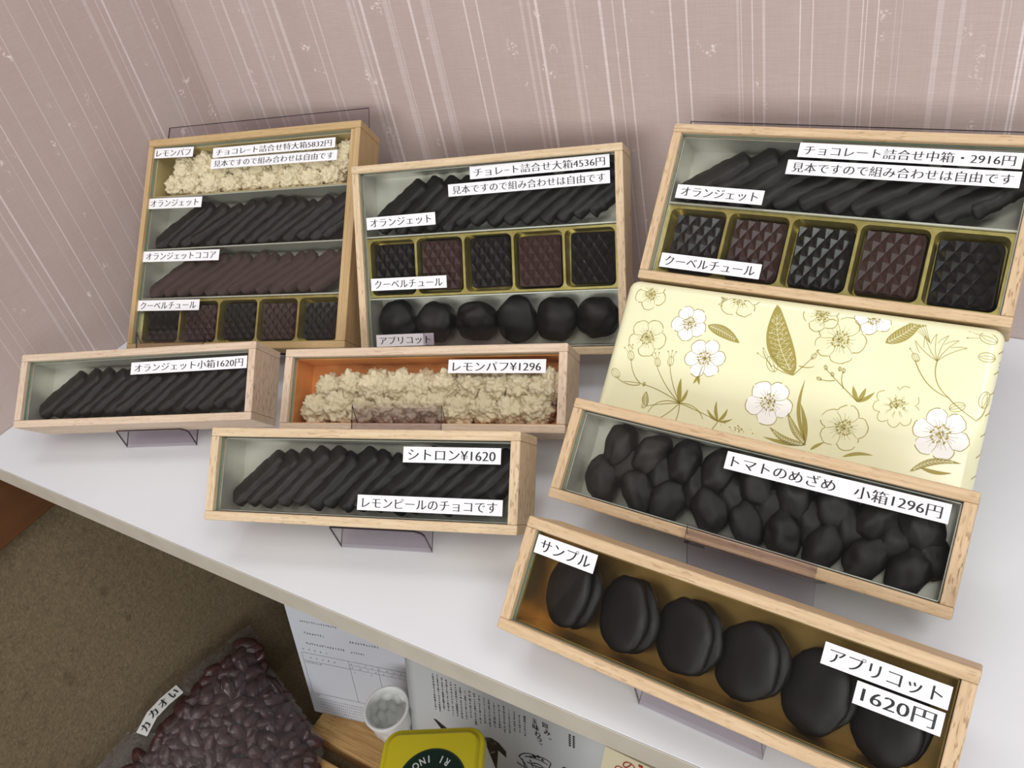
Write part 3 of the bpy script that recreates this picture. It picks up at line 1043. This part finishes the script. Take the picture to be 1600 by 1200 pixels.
for q in [((49.9, 36.1), (38, 44), (31, 55)), ((49.9, 36.1), (42, 46), (38.5, 57)), ((49.9, 36.1), (30, 45), (14, 42)), ((24, 43), (18, 46), (14.5, 56)), ((24, 42), (17, 39), (8, 44)), ((49.9, 36.1), (40, 34), (31, 30.5)), ((49.9, 36.1), (60, 38), (65, 30)), ((49.9, 36.1), (52, 25), (47, 14)), ((49.9, 36.1), (43, 26), (38, 24)), ((49.9, 36.1), (62, 34), (73.5, 30.5)), ((73.5, 30.5), (71, 22), (62, 16)), ((49.9, 36.1), (36, 38), (33, 27)), ((172.9, 83.3), (172, 72), (181.3, 66)), ((181.3, 66), (184, 63), (195, 57)), ((163, 82), (170, 68), (181.3, 66)), ((195, 57), (199, 60), (198.5, 70)), ((141.2, 55.5), (132, 62), (122, 70)), ((133, 61), (130, 66), (131, 70)), ((128, 64.5), (123, 63), (120.5, 64)), ((106.6, 63.4), (110, 68), (114.5, 75)), ((106.6, 63.4), (98, 64), (95, 67)), ((94.8, 66), (90, 70), (88, 74)), ((56.8, 53), (57, 57), (57.5, 60)), ((108.5, 69), (113, 68), (116, 70))]:
    PR.stroke(curve(*q), .55, .35)
for x, y, r, a, n in [(31, 57, 2.6, .5, 3), (38.5, 59, 2.8, .1, 3), (14, 58, 3.0, .5, 3), (7.5, 46, 3.4, .9, 0), (30, 31, 2.2, 2.6, 0), (163, 83.5, 2.4, .7, 1), (186, 62, 3.6, -1.1, 0), (197, 68, 4.2, -.1, 0), (122, 70.5, 1.3, .5, 0), (131, 70.5, 1.3, .2, 0), (120, 64, 1.3, 1.3, 0), (126, 67.5, 1.2, .5, 0), (129, 71, 1.1, .2, 0), (94.5, 67.5, 4.6, .5, 4), (114.8, 75.5, 1.8, -.4, 1), (193.0, 98.5, 4.2, 1.3, 3), (194, 89, 3.8, 1.6, 0), (26.5, 42.8, 1.2, 0, 0), (60, 100, 2.0, 2.8, 2)]:
    bud(x, y, r, a, n)
for k in range(6):       # bell flower on the right
    a = pi / 2 + (k - 2.5) * .36
    PR.stroke(curve((172.9, 83.3), (172.9 + 7 * cos(a + .25), 83.3 + 7 * sin(a + .25)), (172.9 + 15 * cos(a), 83.3 + 14 * sin(a)), 8), .34, .25)
    PR.stroke(curve((172.9 + 15 * cos(a), 83.3 + 14 * sin(a)), (172.9 + 12 * cos(a + .2), 83.3 + 12 * sin(a + .2)), (172.9 + 9 * cos(a + .36), 83.3 + 9 * sin(a + .36)), 5), .3, .2)
for k in range(5):
    a = pi * .62 + k * .12
    PR.stroke([(168, 92), (168 + 10 * cos(a), 92 + 9 * sin(a))], .2, .2)
    PR.fill([(168 + 10.4 * cos(a) + .6 * cos(t), 92 + 9.4 * sin(a) + .6 * sin(t)) for t in (0, 1.05, 2.1, 3.14, 4.19, 5.24)], 2, .21)
for _ in range(26):
    x, y = 83 + prr.gauss(0, 4), 28.5 + prr.gauss(0, 1.6)
    d = prr.uniform(.25, .5)
    PR.fill([(x + d * cos(t), y + d * sin(t)) for t in (0, 1.57, 3.14, 4.7)], 2, .2)

gw, gh = .2, .105
gb = bmesh.new()
add_box(gb, 0, gw, 0, gh, -D, 0, .0062, 6)
gm = bm_mesh('wrapped_box', gb, True)
base_v = [tuple(v.co) for v in gm.vertices]
base_f = [tuple(p.vertices) for p in gm.polygons]
bpy.data.meshes.remove(gm)
nb = len(base_v)


def wrapfold(x, y, z):
    """lay the print on the paper, following the rounded side edges"""
    r = 6.2
    out = z / 1000 * .35
    if x > gw * 1000 - r:
        s = (x - (gw * 1000 - r)) / r
        a = min(s, pi / 2)
        ex = max(0, s - pi / 2) * r
        return ((gw * 1000 - r + (r) * sin(a)) / 1000 + out * sin(a), y / 1000, (-r + r * cos(a) - ex) / 1000 + out * cos(a))
    if x < r:
        s = (r - x) / r
        a = min(s, pi / 2)
        ex = max(0, s - pi / 2) * r
        return ((r - r * sin(a)) / 1000 - out * sin(a), y / 1000, (-r + r * cos(a) - ex) / 1000 + out * cos(a))
    return (x / 1000, y / 1000, out)


# foliage running over the right and left sides
for k in range(9):
    yy = 10 + k * 10.5
    leaf((203, yy), (212 + prr.uniform(-2, 6), yy + prr.uniform(4, 11)), 3.2, 1.0, False)
    PR.stroke(curve((199, yy - 2), (204, yy + 3), (214, yy + 2)), .5, .35)
    if k % 2: bud(207, yy + 5, 2.4, prr.uniform(0, 3), 2)
for k in range(6):
    PR.stroke(curve((-2, 70 + k * 5.5), (-6, 72 + k * 5.5), (-10, 71 + k * 5.5)), .8, .6)
    PR.stroke(curve((-2, 68 + k * 5.5), (1, 71 + k * 5.5), (-2, 73.5 + k * 5.5)), .6, .5)
PR.v = [(x, min(max(y, .5), 100.8 + (y - 100.8) * .0 if y > 100.8 else y), z) for x, y, z in PR.v]
pv = [wrapfold(*q) for q in PR.v]
wb = obj('gift_box', pydata('gift_box', base_v + pv, base_f + [tuple(nb + i for i in q) for q in PR.f], False, [0] * len(base_f) + PR.m), None, [PAPER, PWHITE, OLIVE], MAT['G'])
for p in wb.data.polygons[:len(base_f)]:
    p.use_smooth = True
tag(wb, 'flat gift box wrapped in pale yellow paper with white and olive flowers', 'gift box')

# ------------------------------------------------------------------ things under the shelf
SLAT = wood('pallet_wood', 0, (206, 168, 112), (176, 134, 82), (120, 86, 50), .5)
for i, (x0, ya, yb_, lab) in enumerate(((-.600, .2399, .278, 'wooden slat under the shelf that the printed form stands on'), (-.640, .160, .2217, 'wooden slat in front of the form, half under the bag of beans'), (-.640, .080, .140, 'wooden slat nearest the viewer under the shelf'))):
    tag(obj('wooden_slat', box_mesh('wooden_slat', x0, .50, ya, yb_, -.4995, -.47, .001), None, SLAT), lab, 'slat', 'wooden slats under the shelf')


def frame(o, yaw, tilt):
    m = Matrix.Rotation(radians(yaw), 4, 'Z') @ Matrix.Rotation(radians(tilt), 4, 'X')
    ex, up, out = m.col[0].to_3d(), m.col[2].to_3d(), -m.col[1].to_3d()
    r = Matrix((ex, up, out)).transposed().to_4x4()
    r.translation = Vector(o)
    return r


PAPERW = noisy('form_paper', (206, 210, 218), (198, 203, 212), 6, 0.35)
GREYINK = plain('grey_ink', (92, 94, 100), 0.6)
prn = random.Random(4)


def ink_mesh(rects, lines=(), z=.00035):
    v, f = [], []
    for x0, y0, x1, y1 in rects:
        c = len(v)
        v += [(x0 / 1000, y0 / 1000, z), (x1 / 1000, y0 / 1000, z), (x1 / 1000, y1 / 1000, z), (x0 / 1000, y1 / 1000, z)]
        f.append((c, c + 1, c + 2, c + 3))
    return pydata('printing', v, f)


def fake_row(x0, x1, y, h, gap=0.0):
    """a row of print too small to read: short dark marks"""
    out = []
    x = x0
    while x < x1:
        for _ in range(2):
            w = prn.uniform(.35, .85) * h * .9
            yy = y + prn.uniform(0, h * .6)
            out.append((x + prn.uniform(0, h * .3), yy, x + w, yy + h * .28))
        out.append((x + h * .4, y, x + h * .58, y + h * prn.uniform(.6, 1)))
        x += h * 1.08 + gap
    return out


pm = frame((-.6091, .2586, -.4864), 11.7, -13.3) @ Matrix.Scale(1.07, 4)
form = empty('printed_form', pm, 'printed form with a ruled table standing behind the white cup', 'paper')
obj('sheet', box_mesh('sheet', 0, .210, .0165, .292, -.0003, .0002), form, PAPERW)
R_ = []
R_ += fake_row(13.6, 58, 145.2, 2.6) + fake_row(15.2, 39, 129.5, 2.9) + fake_row(14.4, 61, 115.6, 2.9) + fake_row(69, 103, 128.6, 2.9) + fake_row(67.6, 83, 115.0, 2.6) + fake_row(7.6, 39, 106.6, 2.4, 4.5)
R_ += fake_row(14, 46, 95.8, 2.6, 4.5) + fake_row(6.5, 26, 88.5, 2.4) + fake_row(64, 122, 98.6, 2.0, 6) + fake_row(64, 122, 93.6, 2.0, 7) + fake_row(66, 94, 88, 1.6, 8) + fake_row(6, 12, 42.5, 1.8)
for k in range(7):
    R_ += fake_row(10 + prn.uniform(0, 3), 150, 37.5 - k * 4.1, 1.9, .5)
form_print = obj('printing', ink_mesh(R_), form, GREYINK)
L_ = [(5, 102.5, 190, 102.9), (5, 91.6, 61.5, 92.0), (61.5, 97.4, 190, 97.7), (61.5, 92.4, 190, 92.7), (4, 45.6, 190, 46.0)]
for x in (4.8, 61.5, 95.5, 130, 189): L_.append((x, 45.6, x + .4, 102.9))
obj('table_rules', ink_mesh(L_), form, GREYINK)

pm2 = frame((-.4752, .2322, -.4941), 0, -17) @ Matrix.Scale(1.08, 4)
leaflet = empty('printed_leaflet', pm2, 'pale leaflet with columns of vertical print and an ink drawing, behind the yellow tin', 'paper')
lv, lf = [], []
for i in range(25):
    u = .0315 + (.262 - .0315) * i / 24
    for k in range(2):
        v = (.0235, .232)[k]
        bow = .0035 * sin(pi * i / 24)
        lv += [(u, v, bow), (u, v, bow - .0004)]
for i in range(24):
    o = 4 * i
    lf += [(o, o + 4, o + 6, o + 2), (o + 1, o + 3, o + 7, o + 5), (o, o + 1, o + 5, o + 4), (o + 2, o + 6, o + 7, o + 3)]
lf += [(0, 2, 3, 1), (96, 97, 99, 98)]
obj('sheet', pydata('sheet', lv, lf, True), leaflet, noisy('leaflet_paper', (196, 200, 200), (186, 190, 192), 6, 0.4))


def bowz(u):
    return .0035 * sin(pi * max(0, min(1, (u - .0315) / .2305))) + .0004


def leaf_ink(polys, name, mat):
    v, f = [], []
    for p in polys:
        c = len(v)
        v += [(x / 1000, y / 1000, bowz(x / 1000)) for x, y in p]
        f.append(tuple(range(c, c + len(p))))
    return obj(name, pydata(name, v, f), leaflet, mat)


polys = []
for k in range(20):
    x = 64 + k * 5.0
    y = 187.5 - prn.uniform(0, 3)
    end = 146 + (k * .9 if k < 12 else 10 + (k - 12) * 1.3) + prn.uniform(-3, 3)
    while y > end:
        h = prn.uniform(1.1, 2.1); w = prn.uniform(.5, 1.3)
        polys.append([(x - w, y - h), (x + w, y - h), (x + w, y - h * .6), (x - w, y - h * .6)])
        if prn.random() < .45:
            q = prn.uniform(-.5, .5)
            polys.append([(x + q - .2, y - h), (x + q + .2, y - h), (x + q + .2, y), (x + q - .2, y)])
        if prn.random() < .5:
            polys.append([(x - w * .8, y - h * .3), (x + w * .6, y - h * .3), (x + w * .6, y - .05), (x - w * .8, y - .05)])
        y -= 2.6
leaf_ink(polys, 'column_print', INK)
polys = []
for x0 in (199.3, 202.8):
    y = 187
    while y > 175:
        polys.append([(x0, y - 1.4), (x0 + 2.2, y - 1.4), (x0 + 2.2, y - .5), (x0, y - .5)]); y -= 2.2
        polys.append([(x0 + .8, y), (x0 + 1.4, y), (x0 + 1.4, y + 2), (x0 + .8, y + 2)])
leaf_ink(polys, 'caption_print', INK)
for ch, u, v, s in (('玉', 168.5, 185, 4.6), ('味', 169.5, 179, 6.0), ('わ', 171, 172.6, 5.4), ('う', 172.4, 167.4, 4.6), ('。', 174, 163, 2.4), ('旨', 178.4, 185.5, 5.2), ('み', 180, 178.6, 5.6), ('。', 182.6, 173, 2.4)):
    obj('brush_lettering', text_mesh(ch, s / 1000, s / 1000, .02, 0), leaflet, INK, Matrix.Translation((u / 1000, v / 1000, bowz(u / 1000) + .0001)))
PRD = Print()
for q in [((152, 138), (158, 148), (170, 147)), ((170, 147), (178, 150), (183, 146)), ((183, 146), (180, 138), (178, 128)), ((152, 138), (160, 132), (163, 122)), ((158, 141), (168, 146), (180, 143)), ((160, 136), (170, 134), (178, 138)), ((163, 140), (166, 130), (170, 124)), ((155, 137), (158, 128), (160, 120)), ((165, 137), (172, 141), (176, 137)), ((150, 130), (160, 126), (180, 129)), ((168, 134), (173, 128), (180, 131))]:
    PRD.stroke(curve(*q), 1.0, .6, 0, 0)
for x, y, d in ((167, 146, 2.2), (171, 147.5, 1.8), (164, 143.5, 1.6), (175, 146, 1.3), (196, 147, 2.6), (194, 142, 1.4)):
    PRD.fill([(x + d * cos(t), y + .7 * d * sin(t)) for t in [k * .6283 for k in range(10)]], 0, 0)
obj('ink_drawing', pydata('ink_drawing', [(x / 1000, y / 1000, bowz(x / 1000) + .0001) for x, y, z in PRD.v], PRD.f), leaflet, INK)
leaf_ink([[(60, 131.5), (63, 132), (78, 127), (80, 119), (72, 121)]], 'dark_picture', INK)
leaf_ink([[(112, 138), (124, 143.5), (132, 142), (139, 136), (139, 129), (131, 133), (128, 108), (118, 108), (112, 118)]], 'dark_picture', INK)
leaf_ink([[(115, 139), (123, 141.5), (130, 139.5), (124, 137)], [(117, 122), (127, 130), (127.6, 129), (118, 120.5)]], 'picture_highlight', plain('grey_picture', (120, 122, 122), .5))

pm3 = frame((-.30, .185, -.30), 0, -15)
pm3 = frame(pm3 @ Vector((0, -.1345, 0)), 0, -15)
bk = empty('booklet', pm3, 'cream booklet with small red print at the bottom edge of the picture', 'booklet')
bl = [(.1050, .002), (.262, .002), (.262, .282), (.1275, .2985)]
bl = [(.070, -.041), (.215, -.041), (.250, .285), (.1245, .292)]
obj('cover', prism('cover', bl, -.004, 0), bk, noisy('cream_cover', (206, 200, 172), (198, 190, 160), 10, .45))
RED = plain('red_ink', (150, 42, 36), .5)
obj('red_lettering', text_mesh('の', .0085, .0085, .012, -.01), bk, RED, Matrix.Translation((.1415, .2860 - .003, .0004)) @ Matrix.Rotation(-.35, 4, 'Z'))
obj('red_lettering', text_mesh('の', .0070, .0070, .012, -.01), bk, RED, Matrix.Translation((.1350, .2765, .0004)) @ Matrix.Rotation(-.35, 4, 'Z'))
_rr = [(148 + k * 4.2, 287.0 - k * 1.0, 151.0 + k * 4.2, 289.2 - k * 1.0) for k in range(7)] + [(147.0, 283, 148.2, 284.2), (149, 281.5, 150.2, 282.7)]
obj('red_print', ink_mesh(_rr, (), .0004), bk, RED)

# small dimpled cup
cup_axis = Vector((.03, -.09, .995)).normalized()
cz = cup_axis; cx_ = cz.orthogonal().normalized(); cy_ = cz.cross(cx_)
cm = Matrix((cx_, cy_, cz)).transposed().to_4x4()
rimc = Vector((-.4630, .2622, -.3608))
cm.translation = rimc
PORC = plain('white_porcelain', (226, 228, 226), .18)
cup = empty('cup', cm, 'small white dimpled porcelain cup lying tilted beside the yellow tin', 'cup')
NR, NS = 34, 64
prof = []
Rm, hgt = .0232, .108
for i in range(NR):
    t = i / (NR - 1)
    if t < .5:       # outside, foot to rim
        s = t / .5
        prof.append((Rm * (.46 + .54 * s ** .45), -hgt + hgt * s, s, 1))
    elif t < .56:
        s = (t - .5) / .06
        prof.append((Rm - .0028 * s, .0012 * sin(pi * s), 0, 0))
    else:
        s = (t - .56) / .44
        prof.append(((Rm - .0028) * max(.03, (1 - s ** 2.4) ** .5 * .98 + .0), -.046 * s ** .9, s, 2))
v, f = [], []
for i, (r, z, s, side) in enumerate(prof):
    for j in range(NS):
        a = 2 * pi * j / NS
        d = 0
        if side:
            env = sin(pi * min(1, max(0, s * 1.08 - .04)))
            d = .0028 * env * sin(7 * a + (pi if int(s * 5) % 2 else 0)) * abs(sin(pi * s * 5)) * (1 if side == 1 else -1)
        v.append(((r + d) * cos(a), (r + d) * sin(a), z))
for i in range(NR - 1):
    for j in range(NS):
        a, b = i * NS + j, i * NS + (j + 1) % NS
        f.append((a, b, b + NS, a + NS))
f.append(tuple(range(NS - 1, -1, -1)))
f.append(tuple((NR - 1) * NS + j for j in range(NS)))
obj('cup_body', pydata('cup_body', v, f, True), cup, PORC)
rv, rf = [], []
for j in range(NS):
    a = 2 * pi * j / NS
    for k in range(8):
        b = 2 * pi * k / 8
        q = Rm - .0010 + .0018 * cos(b)
        rv.append((q * cos(a), q * sin(a), .0005 + .0016 * sin(b)))
for j in range(NS):
    for k in range(8):
        rf.append((j * 8 + k, ((j + 1) % NS) * 8 + k, ((j + 1) % NS) * 8 + (k + 1) % 8, j * 8 + (k + 1) % 8))
obj('rim', pydata('rim', rv, rf, True), cup, PORC)

# yellow tin
tm = Matrix.Translation((-.3070, .1776, -.47)) @ Matrix.Rotation(radians(26.76), 4, 'Z') @ Matrix.Scale(.86, 4)
tin = empty('tin', tm, 'square tin with a yellow lid bearing a dark green round emblem', 'tin')
TX0, TX1, TY0, TY1, TZ = -.0515, .0445, -.053, .053, .2879
TINW = noisy('tin_cream_side', (196, 196, 186), (188, 188, 176), 14, .35)
YEL = plain('yellow_enamel', (196, 182, 38), .25)
obj('tin_body', prism('tin_body', rrect(TX0 + .0012, TX1 - .0012, TY0 + .0012, TY1 - .0012, .0150, 7), .0002, TZ - .012), tin, TINW)
rings = [(0, TZ - .012), (0, TZ - .0055), (.0003, TZ - .0040), (.0012, TZ - .0030), (.0042, TZ - .0026), (.0058, TZ - .0008), (.0075, TZ)]
v, f = [], []
for ins, z in rings:
    lp = rrect(TX0 + ins, TX1 - ins, TY0 + ins, TY1 - ins, .0165 - ins, 8)
    v += [(x, y, z) for x, y in lp]
n = len(lp)
for i in range(len(rings) - 1):
    for j in range(n):
        f.append((i * n + j, i * n + (j + 1) % n, (i + 1) * n + (j + 1) % n, (i + 1) * n + j))
f.append(tuple((len(rings) - 1) * n + j for j in range(n)))
f.append(tuple(range(n - 1, -1, -1)))
lid = obj('tin_lid', pydata('tin_lid', v, f), tin, YEL)
GREEN = plain('dark_green_print', (18, 40, 32), .3)
LGREY = plain('pale_grey_print', (196, 200, 196), .35)


def annulus(r0, r1, z, n=64):
    v, f = [], []
    for i in range(n):
        a = 2 * pi * i / n
        v += [(r0 * cos(a), r0 * sin(a), z), (r1 * cos(a), r1 * sin(a), z)]
    for i in range(n):
        j = (i + 1) % n
        f.append((2 * i, 2 * i + 1, 2 * j + 1, 2 * j))
    return pydata('emblem', v, f)


em = obj('emblem', annulus(.0005, .0317, TZ + .0002), lid, GREEN)
obj('emblem_rim', annulus(.0306, .0310, TZ + .0004), lid, plain('emblem_line', (70, 84, 62), .35))
obj('emblem_centre', annulus(.0005, .0125, TZ + .0004), lid, LGREY)
for ch, a in (('I', 101.5), ('N', 117), ('O', 135), ('I', 71), ('R', 56.5)):
    ar = radians(a)
    p = Vector((.0222 * cos(ar), .0222 * sin(ar), TZ + .0005))
    obj('emblem_letter', text_mesh(ch, {'I': .0012, 'N': .0050, 'O': .0058, 'R': .0044}[ch], .0066, 0, .022), lid, LGREY, Matrix.Translation(p) @ Matrix.Rotation(ar + pi / 2, 4, 'Z'))

# vacuum bag of cocoa beans leaning in the corner
bo = Vector((-.69, 0, -.36))
be = Vector((.14, 0, -.11)).normalized()
by = Vector((0, 1, 0))
bn = be.cross(by).normalized()
if bn.z < 0: bn = -bn
bmx = Matrix((be, by, be.cross(by))).transposed().to_4x4()
bmx.translation = bo
flip = 1 if be.cross(by).z > 0 else -1
POLY = [(8, 284), (-8, 211), (-10, 159), (-13, 112), (-14, 60), (-14, -10), (150, -10), (170, 60), (174, 150), (174, 205), (165, 228), (154, 237), (131, 242), (97, 252), (74, 258), (53, 262), (38, 272), (20, 283)]
BPOLY = [(16, 262), (15, 211), (13, 175), (15, 140), (17, 112), (20, 60), (10, 0), (146, 0), (160, 60), (166, 150), (164, 203), (148, 226), (126, 233), (95, 240), (72, 246), (50, 252), (28, 264)]


def inside(p, poly):
    x, y = p
    c = False
    n = len(poly)
    for i in range(n):
        x0, y0 = poly[i]; x1, y1 = poly[(i + 1) % n]
        if (y0 > y) != (y1 > y) and x < (x1 - x0) * (y - y0) / (y1 - y0) + x0:
            c = not c
    return c


def edge_dist(p, poly):
    d = 1e9
    n = len(poly)
    for i in range(n):
        a = Vector(poly[i]); b = Vector(poly[(i + 1) % n]); q = Vector(p)
        t = max(0, min(1, (q - a).dot(b - a) / (b - a).length_squared))
        d = min(d, (a + (b - a) * t - q).length)
    return d


BEANM = noisy('cocoa_bean_skin', (76, 46, 44), (52, 31, 30), 200, .30, 0, .5, .3, .0005)


def bean_mesh(seed):
    bm = bmesh.new()
    bmesh.ops.create_icosphere(bm, subdivisions=3, radius=1)
    off = Vector((seed * 3.7, 1, 2))
    for v in bm.verts:
        p = v.co
        t = 1 - .16 * p.x
        v.co = Vector((p.x * .0134, p.y * .0076 * t, p.z * .0056 * t)) * (1 + .07 * noise.noise(p * 1.8 + off))
    me = bm_mesh('cocoa_bean', bm, True)
    me.materials.append(BEANM)
    return me


BEANS = [bean_mesh(k) for k in range(5)]
br = random.Random(12)
bpts = []
tries = 0
while tries < 30000 and len(bpts) < 290:
    tries += 1
    p = (br.uniform(-5, 170), br.uniform(20, 270))
    if not inside(p, BPOLY): continue
    if any((p[0] - q[0]) ** 2 + (p[1] - q[1]) ** 2 < 9.7 ** 2 for q in bpts): continue
    bpts.append(p)


def bag_h(x, y):
    d = edge_dist((x, y), POLY) if inside((x, y), POLY) else 0
    return .004 + .022 * (1 - math.exp(-d / 22))


for (x, y) in bpts:
    h = bag_h(x, y) - .0080 + br.uniform(-.0035, .0015)
    m = bmx @ Matrix.Translation((x / 1000, y / 1000, flip * h)) @ Matrix.Rotation(br.uniform(0, pi), 4, 'Z') @ Matrix.Rotation(br.gauss(0, .35), 4, 'Y') @ Matrix.Rotation(br.gauss(0, .4), 4, 'X')
    k = br.uniform(.9, 1.08)
    put('cocoa_bean', BEANS[br.randrange(5)], m @ Matrix.Scale(k, 4), 'reddish brown cocoa bean sealed in the clear bag under the shelf', 'cocoa bean', 'cocoa beans in the clear bag')

FILM = NT('clear_film')
FILM.t.nodes.remove(FILM.b)
_tr = FILM.n('ShaderNodeBsdfTransparent'); _tr.inputs[0].default_value = (.86, .85, .86, 1)
_gl = FILM.n('ShaderNodeBsdfGlossy'); _gl.inputs['Roughness'].default_value = .05
_df = FILM.n('ShaderNodeBsdfDiffuse'); _df.inputs[0].default_value = (.45, .44, .46, 1)
_bp = FILM.n('ShaderNodeBump'); _bp.inputs['Strength'].default_value = 1.0; _bp.inputs['Distance'].default_value = .0026
_nz = FILM.noise(FILM.obj(), 210, 4, 0.6)
FILM.l(_nz, _bp.inputs['Height'])
FILM.l(_bp.outputs[0], _gl.inputs['Normal'])
_m0 = FILM.n('ShaderNodeMixShader'); _m0.inputs[0].default_value = .012
FILM.l(_tr.outputs[0], _m0.inputs[1]); FILM.l(_df.outputs[0], _m0.inputs[2])
_m1 = FILM.n('ShaderNodeMixShader'); _m1.inputs[0].default_value = .06
FILM.l(_m0.outputs[0], _m1.inputs[1]); FILM.l(_gl.outputs[0], _m1.inputs[2])
FILM.l(_m1.outputs[0], FILM.out.inputs[0])

bag = empty('bean_bag', bmx, 'clear vacuum bag full of cocoa beans leaning against the brown felt wall', 'bag')
st = 3.0
gv, gf, gi = [], [], {}
for a in range(-8, 62):
    for b in range(-4, 98):
        x, y = a * st, b * st
        if inside((x, y), POLY):
            near = min(((x - q[0]) ** 2 + (y - q[1]) ** 2 for q in bpts), default=999)
            h = bag_h(x, y) + .0035 + .0015 * math.exp(-near / 60) + .0012 * noise.noise(Vector((x * .09, y * .09, 2)))
            if not inside((x, y), BPOLY):
                h = bag_h(x, y) * .55 + .0010 * noise.noise(Vector((x * .12, y * .12, 5)))
            gi[a, b] = len(gv)
            gv.append((x / 1000, y / 1000, flip * max(.0012, h)))
for (a, b), i in gi.items():
    if (a + 1, b) in gi and (a, b + 1) in gi and (a + 1, b + 1) in gi:
        gf.append((i, gi[a + 1, b], gi[a + 1, b + 1], gi[a, b + 1]))
obj('film_front', pydata('film_front', gv, gf, True), bag, FILM.m)
bv = [(x, y, flip * .0004) for x, y, z in gv]
obj('film_back', pydata('film_back', bv, gf, True), bag, FILM.m)
# hand-written strip along the bag's upper edge
lc = [Vector((-6.0, 183, 0)), Vector((-9.0, 164, 0)), Vector((-9.5, 146, 0)), Vector((-4.0, 126, 0))]
sv, sf = [], []
wid = 11.5
for i in range(13):
    t = i / 12 * 3
    k = min(2, int(t)); p = lc[k].lerp(lc[k + 1], t - k)
    d = (lc[min(3, k + 1)] - lc[k]).normalized()
    nrm = Vector((-d.y, d.x, 0))
    hz = flip * .0150
    for s in (0, 1):
        q = p + nrm * wid * s
        sv.append((q.x / 1000, q.y / 1000, hz + flip * .0035 * s))
for i in range(12):
    sf.append((2 * i, 2 * i + 1, 2 * i + 3, 2 * i + 2))
strip = obj('name_strip', pydata('name_strip', sv, sf, True), bag, plain('strip_paper', (206, 206, 202), .5))
MARK = plain('marker_ink', (16, 16, 18), .5)
for ch, idx in (('い', 1.2), ('オ', 4.4), ('カ', 7.6), ('カ', 10.8)):
    k = int(idx)
    a = Vector(sv[2 * k]); b = Vector(sv[2 * k + 1]); a2 = Vector(sv[2 * k + 2]); b2 = Vector(sv[2 * k + 3])
    c = (a + b + a2 + b2) / 4
    xdir = ((a - a2) + (b - b2)).normalized()
    zdir = Vector((0, 0, flip))
    side = (b - a).normalized()
    nz = xdir.cross(side).normalized()
    if nz.z * flip < 0: nz = -nz
    yd = nz.cross(xdir)
    m = Matrix((xdir, yd, nz)).transposed().to_4x4()
    m.translation = c + nz * .0006
    obj('lettering', text_mesh(ch, .0082, .0080, .03, 0), strip, MARK, m)
